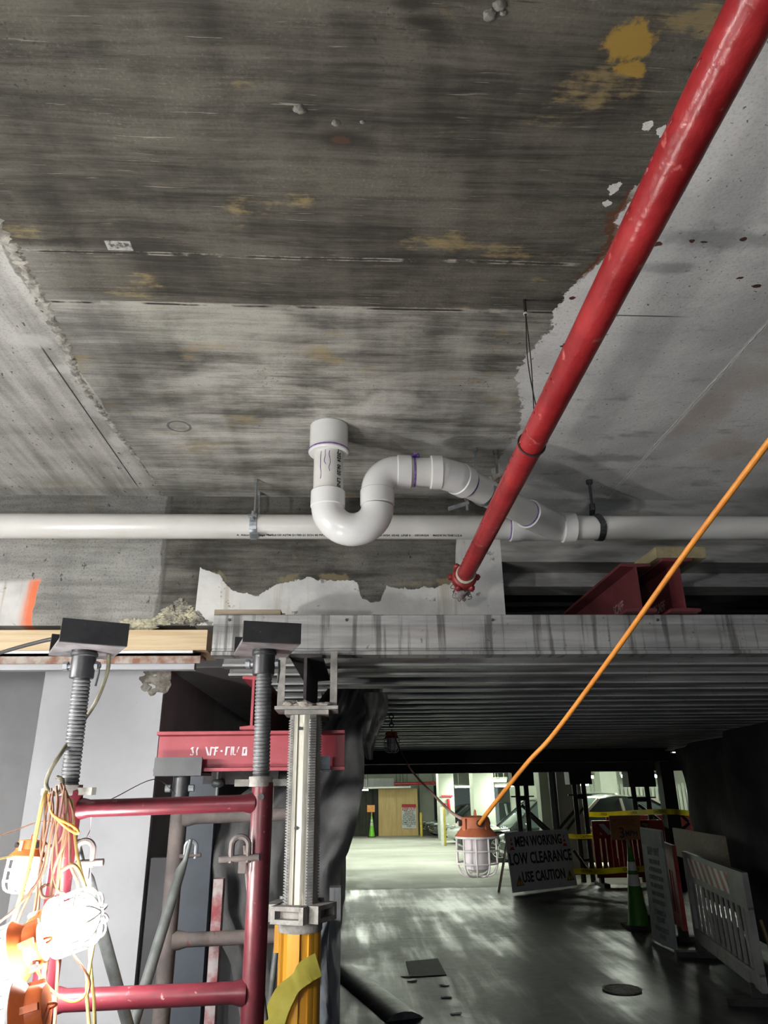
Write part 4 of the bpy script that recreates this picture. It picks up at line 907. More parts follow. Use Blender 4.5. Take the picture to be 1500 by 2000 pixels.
plabel(mesh_obj('cement_crumbs', bm, mk('cement crumbs', (.36, .33, .30), (.26, .23, .20), .95, 0, 60, bump=.8), t, smooth=0), 'grey cement crumbs in the head')
bm = B(); ibeam(bm, (hx-.012, SY-.02, zt_+.014), (hx+.006, 3.52, zt_+.014), 2.095-zt_-.014, .13, .012, .012); single('stringer_beam', bm, M_rusty_dark, 'dark rusty steel beam seated in the shore leg head', 'steel beam')
# yellow tape tied round the shore
bm = B(); TPY = SY-.082; tp = spline([at(622, 1884, Y=TPY+.01), at(600, 1896, Y=TPY-.004), at(585, 1912, Y=TPY-.012), at(562, 1935, Y=TPY-.014), at(545, 1965, Y=TPY-.02), at(531, 2010, Y=TPY-.02), at(520, 2060, Y=TPY-.02)], 6); rows = []
for i, p in enumerate(tp):
    d = (tp[min(i+1, len(tp)-1)]-tp[max(i-1, 0)]).normalized(); s_ = d.cross(V((0, 1, 0))).normalized()
    w = .036*(1-.25*math.exp(-((i-14)/4)**2)); rows.append([bm.verts.new(p+s_*w*q+V((0, random.uniform(-.002, .002), 0))) for q in (-1, -.3, .3, 1)])
for a, b_ in zip(rows, rows[1:]):
    for k in range(3): bm.faces.new((a[k], a[k+1], b_[k+1], b_[k]))
solid(bm, .001); single('barrier_tape', bm, mk('lemon tape', (.46, .43, .085), (.40, .36, .06), .45, 0, 12), 'lemon yellow tape tied across the yellow shore tube', 'tape')

# ------------------------------------------------------------------ tarps and timber at the left of the drive
def outline(pts, y):   # piecewise linear x at py
    for (x0, y0), (x1, y1) in zip(pts, pts[1:]):
        if y <= y1: return x0+(x1-x0)*(y-y0)/max(1e-6, y1-y0)
    return pts[-1][0]
RE = [(748, 1345), (740, 1385), (716, 1408), (708, 1440), (712, 1480), (711, 1530), (703, 1570), (694, 1620), (680, 1665), (667, 1690), (662, 1760), (662, 2050)]
LE = [(640, 1345), (600, 1400), (540, 1500), (405, 1600), (395, 1680), (400, 1780), (450, 1880), (480, 2050)]
bm = B()
def ft(u, v_):
    py = 1345+v_*660; px = outline(LE, py)*(1-u)+outline(RE, py)*u
    yy = 3.62+.03*sin(u*17+v_*4)+.016*sin(u*31-v_*9)+.10*mnoise.noise(V((u*3, v_*4, 0)))+.05*mnoise.noise(V((u*9, v_*7, 3)))
    return at(px, py, Y=yy)
grid(bm, 44, 60, ft); solid(bm, .003); single('draped_tarp', bm, M_tarp_dusty, 'dusty dark geotextile draped behind the shore leg, left of the drive', 'tarp', smooth=80)
bm = B()
def fr(u, v_):
    py = 1352+v_*132; cx = 732-8*v_+6*sin(v_*6); w = (24-18*v_**1.5)
    return at(cx+(u-.5)*2*w, py, Y=3.52+.03*sin(u*9+v_*5)+.03*mnoise.noise(V((u*4, v_*5, 9))))
grid(bm, 12, 26, fr); solid(bm, .003); single('torn_rag', bm, M_tarp_pale, 'cement splashed rag hanging from the joists beside the small lamp', 'rag', smooth=80)
bm = B()
def fs(u, v_):
    y = 3.9+u*9.3; z = 2.08*(1-v_)
    x = -.13+.14*u+.03*mnoise.noise(V((u*7, v_*2, 4)))+.012*sin(u*30)*v_
    return V((x, y, max(z, .01)))
grid(bm, 60, 16, fs); solid(bm, .004); single('side_tarp', bm, M_tarp, 'black tarp wall along the left side of the drive', 'tarp', smooth=80)
bm = B(); a = at(655, 1900, Y=3.4); box(bm, (a.x-.028, 3.38, 0), (a.x+.020, 3.46, 1.20)); single('timber_stud', bm, M_lumber_grey, 'grey weathered timber stud at the left edge of the drive', 'timber', bevel=.002)
bm = B()
def fp(u, v_):
    py = 1790+v_*260; px = 618+u*28-8*sin(v_*5)
    return at(px, py, Y=3.32+.03*sin(u*6+v_*11)+.03*mnoise.noise(V((u*3, v_*6, 2))))
grid(bm, 8, 24, fp); solid(bm, .002); single('poly_sheet', bm, M_poly, 'crumpled grey poly sheet between the yellow tube and the timber stud', 'plastic sheet', smooth=80)
bm = B(); box(bm, (-.9, 3.7, 0), (-.1, 3.75, 1.3)); struct('wall_recess', bm, M_dark_conc)
# tarp at the right
RTL = [(1298, 1440), (1302, 1500), (1330, 1545), (1350, 1600), (1385, 1660), (1435, 1712), (1470, 1745), (1510, 1790)]
bm = B()
def frt(u, v_):
    # hung plane running back along the right side
    y = 11.6-u*6.2; z = 2.09-v_*2.0
    x = 5.35-1.95*u+.07*sin(u*16+v_*3)+.10*mnoise.noise(V((u*5, v_*3, 7)))-.12*(1-v_)*(1-u)
    return V((x, y, z))
grid(bm, 50, 24, frt); solid(bm, .004); single('side_tarp', bm, M_tarp, 'black tarp hanging along the right side of the drive', 'tarp', smooth=80)
bm = B(); beam_between(bm, (4.42, 10.2, .86), (3.95, 7.9, .90), .03, .34); single('kick_board', bm, M_lumber_old, 'brown plywood board under the right tarp, above the barriers', 'board')

# ------------------------------------------------------------------ hanging work lamps
def lamp(name, M, s, label, group, lit=False, cap=None, on=None):
    """local z up through the cap, cage below; s = cage diameter"""
    t = thing(name, None, label, 'work lamp', group, M=M); R = s/2
    def o(nm, bm, mat, par=None, sm=40):
        return mesh_obj(nm, bm, mat, par or t, sm, world=False)
    capm = cap or (M_cap if not lit else M_cap)
    bm = B(); lathe(bm, [(R*1.02, -.005*s), (R*1.04, .025*s), (R*1.0, .045*s), (R*.74, .19*s), (R*.72, .20*s), (R*.70, .39*s), (R*.64, .44*s), (R*.30, .47*s), (.02*s, .475*s)], None, 24)
    for k in range(4):
        Mx = Matrix.Rotation(k*pi/2+.5, 4, 'Z'); box(bm, (R*.6, -.05*s, .14*s), (R*.80, .05*s, .41*s), Mx)
    o('cap', bm, capm)
    bm = B(); cyl(bm, (0, -R*.66, .31*s), (0, -R*.88, .31*s), .085*s, 8); g = o('cord_gland', bm, M_black_cable)
    bm = B(); cyl(bm, (-R*.68, .0, .31*s), (-R*.84, 0, .31*s), .07*s, 8); o('cord_gland', bm, M_black_cable)
    bm = B(); cyl(bm, (R*.69, 0, .30*s), (R*.73, 0, .30*s), .06*s, 10); o('screw_boss', bm, M_blackiron)
    bm = B(); tube(bm, [V((.0, .06*s*cos(a_), .46*s+.13*s*sin(a_))) for a_ in [pi*k/8 for k in range(9)]], .022*s, 8); o('hook_loop', bm, capm)
    bm = B(); lathe(bm, [(R*.62, 0), (R*.64, -.15*s), (R*.64, -.55*s), (R*.55, -.70*s), (R*.3, -.78*s), (.01, -.79*s)], None, 24); o('diffuser', bm, (on or M_diff_on) if lit else M_diff_off)
    bm = B(); rw = .022*s
    lathe(bm, [(R*1.0, -.03*s), (R*1.05, -.03*s), (R*1.05, .015*s), (R*1.0, .015*s)], None, 28, closed=True)
    for zz_, rr in ((-.30, 1.0), (-.58, .99)):
        lathe(bm, [(R*rr+rw*cos(a_), zz_*s+rw*sin(a_)) for a_ in [i*pi/3 for i in range(6)]], None, 28, closed=True)
    for k in range(10):
        a_ = k*pi/5; c_, s_ = cos(a_), sin(a_)
        tube(bm, spline([V((R*c_, R*s_, 0)), V((R*c_, R*s_, -.5*s)), V((R*.97*c_, R*.97*s_, -.66*s)), V((R*.80*c_, R*.80*s_, -.80*s)), V((R*.5*c_, R*.5*s_, -.86*s)), V((R*.12*c_, R*.12*s_, -.87*s))], 3), rw, 7)
    o('cage', bm, M_cage)
    return t
def lampM(p, zdir, roll=0.0):
    z = V(zdir).normalized(); x = z.orthogonal().normalized() if abs(z.z) < .99 else V((1, 0, 0)); y = z.cross(x)
    return Matrix(((x.x, y.x, z.x, p.x), (x.y, y.y, z.y, p.y), (x.z, y.z, z.z, p.z), (0, 0, 0, 1))) @ Matrix.Rotation(roll, 4, 'Z')
LS = .145
HP = at(930, 1634, Y=2.6)
lamp('work_lamp', Matrix.Translation(HP) @ Matrix.Rotation(.12, 4, 'Z'), .138, 'unlit orange capped cage lamp hanging over the drive before the cars', 'string of cage lamps', cap=M_cap_dark)
HS = at(765, 1443, Y=5.6)
lamp('work_lamp', Matrix.Translation(HS) @ Matrix.Rotation(.2, 4, 'Z'), .115, 'small distant cage lamp clipped under the joists by the torn rag', 'string of cage lamps', cap=M_cap)
bm = B(); 
for k in range(4): lathe(bm, [(.016+.004*cos(a_), .004*sin(a_)) for a_ in [i*pi/3 for i in range(6)]], Matrix.Translation(HS+V((0, 0, .10+.03*k))) @ Matrix.Rotation(pi/2, 4, 'X') @ Matrix.Rotation(k*pi/2, 4, 'Y'), 12, closed=True)
single('hook_chain', bm, M_darkmetal, 'short black chain holding the small distant lamp under the joists', 'chain')
# orange cord to the upper right, paler cord between lamps
bm = B(); c0 = HP+V((.004, -.06, .043)); tube(bm, spline([c0, at(960, 1577, Y=2.42), at(1030, 1490, Y=2.25), at(1083, 1432, Y=2.14), at(1196, 1280, Y=1.86), at(1330, 1092, Y=1.55), at(1500, 865, Y=1.22), at(1640, 680, Y=.98), V((1.02, .72, 2.70)), V((1.04, .62, 2.992))], 8), .0068, 10); single('orange_cable', bm, M_orange_cable, 'bright orange cord rising to the right edge from the hanging lamp', 'cord')
bm = B(); tube(bm, spline([HS+V((.012, -.05, .036)), at(780, 1462, Y=5.3), at(805, 1506, Y=4.6), at(845, 1550, Y=3.8), at(880, 1585, Y=3.1), at(908, 1603, Y=2.66), HP+V((-.058, .0, .043))], 8), .0058, 10); single('lamp_cable', bm, mk('pale pink cord', (.55, .36, .32), (.45, .28, .24), .5, 0, 10), 'pale cord strung between the small lamp and the hanging lamp', 'cord')
# lit lamps in the tangle
def lit_lamp(pc, Yc, px2, Y2, s, lab):
    a = at(*pc, Y=Yc); b_ = at(*px2, Y=Y2)   # a = rim centre, b_ = towards the cap
    return lamp('work_lamp', lampM(a, b_-a), s, lab, 'lit lamps on the left post', lit=True)
lit_lamp((110, 1812), 1.88, (82, 1822), 1.884, .122, 'lit cage lamp facing right in front of the left post')
lit_lamp((54, 1676), 2.20, (60, 1650), 2.205, .098, 'lit cage lamp pointing down, highest on the left post')
lit_lamp((34, 1861), 1.80, (75, 1843), 1.803, .122, 'lit cage lamp facing left at the picture edge, below the highest one')
lit_lamp((33, 1984), 1.66, (72, 1972), 1.664, .122, 'lit cage lamp facing left in the bottom left corner')
# unseen lit lamps added left of view and behind the camera for brightness
for p, z_, lab in ((V((-1.75, 1.75, 1.86)), (.1, .05, 1), 'unseen lit cage lamp added left of the shoring frame'), (V((-1.95, .95, 1.90)), (-.1, .1, 1), 'unseen lit cage lamp added farther left of the shoring frame'), (V((-.80, -.95, 1.85)), (.05, .1, 1), 'unseen lit cage lamp added behind the camera to light the drive')):
    lamp('work_lamp', lampM(p, V(z_)), .135, lab, 'unseen lamps added for brightness', lit=True, on=M_diff_added)
    bm = B(); tube(bm, [p+V(z_)*.068, V((p.x+.01, p.y+.01, 3.0))], .004, 8); single('added_drop_cable', bm, M_tan_cable, 'drop cable of the '+lab, 'cable', 'drop cables of the added lamps')
# cable tangle
def cable(name, pts, r, mat, label, group=None, n=8):
    bm = B(); tube(bm, spline([at(px, py, Y=y) for px, py, y in pts], n), r, 8); return single(name, bm, mat, label, 'cord', group, smooth=60)
cable('black_cable', [(-60, 1292, 2.4), (0, 1275, 2.3), (60, 1258, 2.2), (112, 1248, 2.12), (150, 1262, 2.14)], .0062, M_black_cable, 'black cord coming in from the left edge to the left jack head')
cable('olive_cable', [(212, 1278, 2.06), (210, 1310, 2.07), (190, 1365, 2.08), (160, 1412, 2.09), (120, 1470, 1.98), (98, 1505, 1.96), (90, 1532, 1.96), (100, 1550, 1.95), (116, 1546, 1.95), (122, 1525, 1.97), (112, 1518, 1.98)], .0058, M_olive_cable, 'olive cord looping from the left jack head down past its screw')
G = 'orange cords hung in a tangle on the left post'
cable('yellow_cable', [(90, 1545, 1.95), (82, 1570, 1.94), (70, 1630, 1.94), (55, 1700, 1.93), (38, 1760, 1.92), (22, 1810, 1.91), (16, 1845, 1.9)], .0056, M_yellow_cable, 'thick yellow cord hanging at the far left past the highest lit lamp')
cable('yellow_cable', [(120, 1700, 1.90), (145, 1690, 1.9), (162, 1720, 1.9), (176, 1775, 1.9), (183, 1830, 1.9), (175, 1890, 1.9), (170, 1945, 1.9), (178, 2040, 1.9)], .0042, M_yellow_cable, 'yellow cord arching over the right facing lit lamp and hanging down')
cable('yellow_cable', [(140, 1560, 1.94), (148, 1650, 1.93), (160, 1710, 1.92), (178, 1770, 1.92), (182, 1810, 1.92), (176, 1860, 1.92), (180, 1920, 1.92), (184, 1960, 1.92), (186, 2050, 1.92)], .004, M_yellow_cable, 'yellow cord running down just right of the lit lamp cage')
CB = [
    [(100, 1540, 1.95), (104, 1580, 1.93), (100, 1620, 1.93), (92, 1660, 1.93), (78, 1710, 1.92), (45, 1775, 1.9), (0, 1880, 1.85), (-40, 1960, 1.8)],
    [(110, 1535, 1.94), (112, 1580, 1.93), (98, 1640, 1.92), (86, 1700, 1.92), (60, 1740, 1.9), (30, 1775, 1.88), (0, 1800, 1.86), (-30, 1825, 1.85)],
    [(118, 1530, 1.94), (130, 1580, 1.93), (128, 1640, 1.92), (108, 1690, 1.92), (100, 1740, 1.92), (108, 1800, 1.90), (112, 1850, 1.89), (110, 1940, 1.88), (104, 2040, 1.88)],
    [(122, 1530, 1.94), (138, 1570, 1.93), (142, 1600, 1.93), (128, 1650, 1.92), (118, 1720, 1.92), (122, 1790, 1.88), (135, 1850, 1.85), (162, 1890, 1.85), (175, 1915, 1.86), (172, 1940, 1.86)],
    [(94, 1550, 1.95), (100, 1585, 1.93), (112, 1598, 1.91), (140, 1612, 1.9), (152, 1622, 1.9), (150, 1628, 1.9), (132, 1618, 1.91), (112, 1600, 1.92)],
    [(90, 1550, 1.95), (88, 1600, 1.94), (86, 1640, 1.94), (95, 1652, 1.93), (112, 1646, 1.93), (126, 1622, 1.92), (124, 1590, 1.92)],
    [(126, 1535, 1.93), (118, 1590, 1.92), (104, 1650, 1.92), (102, 1700, 1.92), (112, 1738, 1.91), (125, 1745, 1.91), (128, 1755, 1.92), (115, 1748, 1.93)],
    [(104, 1545, 1.94), (96, 1600, 1.93), (80, 1680, 1.93), (70, 1760, 1.92), (62, 1815, 1.9), (64, 1850, 1.89)],
    [(132, 1560, 1.93), (126, 1620, 1.92), (116, 1690, 1.92), (108, 1745, 1.91), (85, 1752, 1.91), (80, 1735, 1.92), (95, 1728, 1.93), (118, 1738, 1.93)],
    [(60, 1880, 1.82), (78, 1905, 1.84), (102, 1935, 1.86), (135, 1955, 1.87), (160, 1950, 1.88), (170, 1930, 1.88), (168, 1900, 1.89)],
    [(62, 1880, 1.82), (50, 1910, 1.8), (44, 1935, 1.79), (46, 1955, 1.78)],
    [(128, 1545, 1.93), (136, 1640, 1.92), (138, 1690, 1.91), (152, 1730, 1.91), (140, 1775, 1.88)],
    [(98, 1550, 1.94), (80, 1640, 1.94), (82, 1690, 1.93), (76, 1760, 1.92), (72, 1840, 1.9), (78, 1900, 1.88), (72, 1960, 1.86), (66, 2040, 1.86)],
    [(112, 1550, 1.93), (110, 1640, 1.92), (118, 1740, 1.92), (108, 1810, 1.9), (98, 1850, 1.88), (88, 1920, 1.87), (80, 2050, 1.87)],
]
for i, c in enumerate(CB):
    m = (M_tan_cable, M_orange_cable)[i in (4, 9)]
    lab = 'dusty orange cord hanging in the tangle on the left post'
    if i == 4: lab = 'orange cord looped out to the right just below the left wing nut'
    if i == 9: lab = 'orange cord sagging to the lower rung below the right facing lit lamp'
    cable('orange_cable', c, .0027+.0005*(i % 3), m, lab, G)
cable('thin_cable', [(-30, 1640, 2.3), (20, 1625, 2.2), (70, 1607, 2.1), (110, 1604, 2.05), (150, 1602, 2.05), (172, 1590, 2.06)], .0018, M_tan_cable, 'thin cord stretched from the left edge across the left post')
cable('thin_cable', [(-30, 1684, 2.2), (24, 1672, 2.0)], .0028, M_yellow_cable, 'short cord from the left edge to the highest lit lamp')
cable('pink_string', [(178, 1592, 2.05), (176, 1620, 2.05), (170, 1635, 2.05), (178, 1640, 2.05), (177, 1700, 2.05), (174, 1745, 2.06)], .0012, M_pinkwire, 'thin pink string dangling under the top rung of the front frame')
cable('tie_wire', [(215, 1562, 2.5), (302, 1522, 2.9), (343, 1551, 2.95)], .0016, M_wire, 'fine wire from the front frame to the rear jack head')

# ------------------------------------------------------------------ drive: signs, cones, barriers
def signboard(name, bl, br, tl, thick, label, cat, mat, legs=None, group=None):
    bl, br, tl = V(bl), V(br), V(tl); ex = (br-bl); w = ex.length; ex.normalize(); ez = (tl-bl); ez = ez-ex*ez.dot(ex); h = ez.length
    Mx = basis(bl, ex, ez); t = thing(name, None, label, cat, group, M=Mx)
    bm = B(); box(bm, (0, 0, -thick), (w, h, 0)); mesh_obj('panel', bm, mat, t, world=False, bevel=.002)
    return t, w, h
def tx(t, items, w, h, mat, name='lettering'):
    bm = B()
    for s, u, v_, size, sx, bold in items: text_bm(bm, s, size, Matrix.Translation((u*w, v_*h, .0012)), sx, bold, .0008)
    return mesh_obj(name, bm, mat, t, world=False, smooth=0)
bl = at(1003, 1748, Z=.0); br = at(1128, 1733, Z=0); bl.z = br.z = .03
t, w, h = signboard('caution_sign', bl, br, bl+V((0, .12, .85)), .02, 'white MEN WORKING LOW CLEARANCE USE CAUTION board standing on the drive', 'sign', M_sign_w)
tx(t, [('MEN WORKING', .5, .82, .205, .72, .006), ('LOW CLEARANCE', .5, .53, .235, .72, .006), ('USE CAUTION', .5, .22, .205, .72, .006)], w, h, M_ink)
def cone_icon(u):
    bm = B(); c = V((u*w, .80*h, .001)); vs = [(-.055, -.09), (.055, -.09), (.055, -.075), (.035, -.075), (.008, .085), (-.008, .085), (-.035, -.075), (-.055, -.075)]
    prism(bm, [(c.x+a_, c.y+b_) for a_, b_ in vs], .0005, .0018); plabel(mesh_obj('cone_symbol', bm, M_sign_red, t, world=False, smooth=0), 'red cone symbol')
    bm = B(); 
    for y0, y1, ww in ((-.045, -.02, .026), (.015, .037, .017)): box(bm, (c.x-ww, c.y+y0, .0015), (c.x+ww, c.y+y1, .0026))
    mesh_obj('cone_band', bm, M_sign_w, t, world=False)
def tri_icon(u):
    c = V((u*w, .18*h, 0)); bm = B(); prism(bm, [(c.x-.085, c.y-.07), (c.x+.085, c.y-.07), (c.x, c.y+.08)], .0005, .0016); mesh_obj('triangle_border', bm, M_ink, t, world=False, smooth=0)
    bm = B(); prism(bm, [(c.x-.068, c.y-.06), (c.x+.068, c.y-.06), (c.x, c.y+.06)], .001, .0024); plabel(mesh_obj('triangle_symbol', bm, M_sign_y, t, world=False, smooth=0), 'yellow warning triangle')
    bm = B(); text_bm(bm, '!', .13, Matrix.Translation((c.x, c.y-.012, .003)), 1, .004, .0008); mesh_obj('lettering', bm, M_ink, t, world=False, smooth=0)
cone_icon(.075); cone_icon(.915); tri_icon(.12); tri_icon(.91)
bm = B()
for u in (.06, w-.06): beam_between(bm, V((u, h*.9, -.02)), V((u, .0, -.42)), .035, .02)
mesh_obj('support_leg', bm, M_lumber_old, t, world=False)
kb = at(1275, 1838, Z=0); kr = at(1322, 1862, Z=0)
t, w, h = signboard('keep_out_sign', kb+V((0, 0, .02)), kr+V((0, 0, .02)), kb+V((.02, .12, 1.13)), .015, 'tall grey KEEP OUT notice board leaning on the right barriers', 'sign', mk('grey notice board', (.22, .225, .26), (.17, .175, .20), .6, 0, 9), None)
bm = B(); box(bm, (.02, h*.84, 0), (w-.02, h*.985, .003)); mesh_obj('header_band', bm, mk('dark header', (.10, .10, .12), (.07, .07, .09), .6), t, world=False)
tx(t, [('DANGER', .5, .91, .085, .8, .002)], w, h, M_sign_w)
tx(t, [('KEEP OUT', .5, .79, .11, .62, .003), ('THIS AREA IS', .5, .70, .062, .8, .001), ('A DESIGNATED', .5, .63, .062, .8, .001), ('CONSTRUCTION', .5, .56, .062, .75, .001), ('SITE. ANY PERSON', .5, .49, .06, .66, .001), ('WHO TRESPASSES', .5, .42, .06, .66, .001),
       ('ON THIS PROPERTY', .5, .35, .06, .64, .001), ('COMMITS A', .5, .26, .07, .8, .001), ('FELONY', .5, .20, .07, .8, .001), ('UPON STATUTE', .5, .12, .07, .7, .001), ('810.09', .5, .06, .07, .8, .001)], w, h, flat('grey ink', (.10, .10, .12), .7))
def traffic_cone(p, s, label, body=None):
    t = thing('traffic_cone', p, label, 'traffic cone')
    bm = B(); box(bm, (p.x-.19*s, p.y-.19*s, p.z), (p.x+.19*s, p.y+.19*s, p.z+.04*s)); mesh_obj('base', bm, M_rubber, t, bevel=.01)
    bm = B(); Mx = Matrix.Translation(p); lathe(bm, [(.155*s, .04*s), (.145*s, .06*s), (.03*s, 1.0*s), (.02*s, 1.01*s)], Mx, 24); mesh_obj('cone_body', bm, body or M_cone_g, t)
    for z0, z1 in ((.52, .66), (.71, .82)):
        rr = lambda z: (.145-.115*(z-.06)/.94)*s+.002
        bm = B(); lathe(bm, [(rr(z0)-.001, z0*s), (rr(z0), z0*s+.001), (rr(z1), z1*s-.001), (rr(z1)-.001, z1*s)], Mx, 24); mesh_obj('reflective_collar', bm, M_reflect, t)
    return t
cp = at(1249, 1812, Z=0)
traffic_cone(cp, .86, 'green cone with white collars carrying the 3 MPH board', M_cone_shade)
sy = cp.y-.03
q0 = at(1195, 1641, Y=sy); q1 = at(1255, 1640, Y=sy); q2 = at(1192, 1593, Y=sy)
t, w, h = signboard('speed_sign', q0, q1, q2, .012, 'shade darkened orange 3 MPH board on a post above the green cone', 'sign', M_sign_shade)
tx(t, [('MAX SPEED LIMIT', .5, .80, .05, .8, .001), ('IN GARAGE', .5, .66, .045, .8, .001)], w, h, flat('faded red ink', (.30, .06, .03), .6))
tx(t, [('3', .36, .27, .17, .9, .003), ('MPH', .66, .26, .085, .9, .003)], w, h, M_ink)
bm = B(); bq = root_of(t).inverted(); pp = V(((q0.x+q1.x)/2, sy+.02, q0.z-.0)); tube(bm, [pp+V((0, 0, .1)), V((cp.x, cp.y, .84))], .022, 10); mesh_obj('post', bm, M_lumber_old, t)

def barrier(name, p0, p1, hgt, mat, label, reflector=True, feet=True, slats=11):
    p0, p1 = V(p0), V(p1); ex = (p1-p0); L = ex.length; Mx = basis(p0, ex, (0, 0, 1)); t = thing(name, None, label, 'barrier', 'plastic pedestrian barriers', M=Mx)
    th = .022; zb = .12
    bm = B(); box(bm, (0, hgt*.72, -th), (L, hgt, th)); mesh_obj('top_rail', bm, mat, t, world=False, bevel=.012)
    bm = B(); box(bm, (0, zb, -th), (L, hgt*.26, th)); box(bm, (L*.12, hgt*.15, th), (L*.42, hgt*.22, th+.004)); box(bm, (L*.58, hgt*.15, th), (L*.88, hgt*.22, th+.004)); mesh_obj('bottom_rail', bm, mat, t, world=False, bevel=.01)
    for a_ in (0, L-.10):
        bm = B(); box(bm, (a_, hgt*.24, -th*.98), (a_+.10, hgt*.74, th*.98)); mesh_obj('end_post', bm, mat, t, world=False, bevel=.01)
    for i in range(slats):
        u = .10+(L-.2)*(i+.75)/(slats+.5); bm = B(); box(bm, (u-.034, hgt*.25, -th*.3), (u+.034, hgt*.73, th*.3)); mesh_obj('slat', bm, mat, t, world=False, bevel=.006)
    if reflector:
        n = NT('red and white chevron sheet'); x, y, z = n.xyz(); k = n.ma('FRACT', n.ma('MULTIPLY', n.ma('ADD', x, n.ma('MULTIPLY', y, .9)), 5.2))
        m = n.out(n.mix(n.sstep(k, .49, .51), (.75, .76, .78), (.45, .05, .03)), .3)
        bm = B(); box(bm, (L*.10, hgt*.78, th), (L*.78, hgt*.95, th+.002)); mesh_obj('reflective_sheet', bm, m, t, world=False)
    if feet:
        for u in (L*.06, L*.90):
            bm = B(); box(bm, (u-.05, 0, -.25), (u+.05, .05, .25)); box(bm, (u-.03, .05, -.05), (u+.03, zb+.02, .05)); mesh_obj('foot', bm, M_rubber, t, world=False, bevel=.008)
    return t
Pw0 = at(1366, 1864, Z=0); Pw1 = at(1500, 1976, Z=0)
def lift(p): return V((p.x, p.y, 0))
barrier('pedestrian_barrier', lift(Pw0), lift(Pw0+(Pw1-Pw0).normalized()*1.95), .93, M_plastic_w, 'dirty white plastic barrier at the right edge with red and white sheet')
Pr0 = at(1262, 1812, Z=0)
barrier('pedestrian_barrier', V((Pw0.x+.42, 10.0, 0)), V((Pw0.x+.10, 8.45, 0)), .95, M_plastic_r, 'dark red barrier between the KEEP OUT board and the white barrier', False)
b0 = at(1148, 1718, Z=0); b1 = at(1284, 1716, Z=0)
barrier('pedestrian_barrier', V((b0.x-.1, b0.y-.85, 0)), V((b1.x-.1, b0.y-.85, 0)), 1.0, M_plastic_r, 'red plastic barrier facing us behind the 3 MPH board')
bb0 = ground(1200, 1700); 
barrier('pedestrian_barrier', V((b0.x+.9, 15.2, gz(15.2))), V((b0.x+3.2, 15.0, gz(15.0))), 1.05, M_plastic_r, 'red barrier farther back beneath the white picket fence', False)
bm = B(); a = at(1492, 1830, Y=6.3); 
tube(bm, spline([a+V((0, 0, .12)), a+V((.02, -.03, -.1)), a+V((.03, .0, -.3)), a+V((.01, .02, -.5))], 6), .016, 8); single('yellow_strap', bm, M_yellow_cable, 'dull yellow strap hanging on the white barrier at the right edge', 'strap')
# barrier tapes
def tape(pts, w, label, txt=True):
    P = spline([at(px, py, Y=y) for px, py, y in pts], 10); bm = B(); rows = [[bm.verts.new(p+V((0, .004*sin(i*.7), w/2*s_))) for s_ in (1, -1)] for i, p in enumerate(P)]
    for a, b_ in zip(rows, rows[1:]): bm.faces.new((a[0], a[1], b_[1], b_[0]))
    solid(bm, .001); t = thing('caution_tape', P[0], label, 'tape', 'yellow caution tapes'); mesh_obj('strip', bm, M_tape, t)
    if txt:
        bm = B(); L = sum((b_-a).length for a, b_ in zip(P, P[1:])); k = 0; d_ = 0; nxt = .35
        for a, b_ in zip(P, P[1:]):
            d_ += (b_-a).length
            if d_ > nxt:
                nxt += .75; dv = (b_-a).normalized(); text_bm(bm, 'CAUTION', w*.72, basis(a+V((0, -.006, 0)), dv, (0, 0, 1)), .9, .001, .0006)
        if bm.verts: mesh_obj('lettering', bm, M_ink, t, smooth=0)
        else: bm.free()
tape([(1140, 1590, 14.0), (1180, 1591, 13.9), (1230, 1588, 13.35), (1300, 1585, 12.4), (1345, 1588, 12.6)], .085, 'caution tape strung above the 3 MPH board')
tape([(1035, 1631, 14.0), (1090, 1632, 13.9), (1140, 1634, 13.5), (1195, 1629, 13.3)], .075, 'caution tape behind the top of the MEN WORKING board')
tape([(1120, 1701, 12.9), (1170, 1702, 12.4), (1215, 1699, 12.2), (1258, 1697, 12.0)], .085, 'lowest caution tape, across the foot of the red barrier')
tape([(1326, 1631, 13.6), (1350, 1631, 13.5)], .085, 'short caution tape beside the black post by the right tarp', False)

# speed bump, drain, plate
p = at(735, 1945, Z=0); bm = B(); e0 = at(668, 1895, Z=0); e1 = at(790, 1992, Z=0); 
d_ = (e1-e0).normalized(); e0 = e0+d_*.03; Mx = basis(e0, d_, (0, 0, 1).__class__((0, 0, 1)))
L = (e1-e0).length; prism(bm, [(-.15, 0), (-.12, .02), (-.06, .045), (0, .052), (.06, .045), (.12, .02), (.15, 0)], 0, L, Matrix(((d_.y, 0, d_.x, e0.x), (-d_.x, 0, d_.y, e0.y), (0, 1, 0, .001), (0, 0, 0, 1))))
single('speed_bump', bm, mk('scuffed rubber bump', (.14, .143, .147), (.25, .253, .256), .5, 0, 8, bump=.3), 'dark rubber speed bump at the bottom of the drive', 'speed bump')
p = at(1215, 1933, Z=0); bm = B(); lathe(bm, [(.155, 0), (.16, .008), (.14, .010), (.135, .004)], Matrix.Translation(p), 32)
for k in range(7): box(bm, (p.x-.12, p.y-.11+k*.034, 0), (p.x+.12, p.y-.095+k*.034, .009))
single('drain_cover', bm, M_dusty_steel, 'round metal drain cover in the shiny patch of the drive', 'drain cover')
c4 = [at(792, 1878, Z=.004), at(855, 1872, Z=.004), at(872, 1904, Z=.004), at(800, 1908, Z=.004)]
bm = B(); quad_box(bm, [V((q.x, q.y, .0005)) for q in c4]+[V((q.x, q.y, .006)) for q in c4]); single('steel_plate', bm, M_patch, 'small dark square plate flat on the drive left of the drain cover', 'plate')
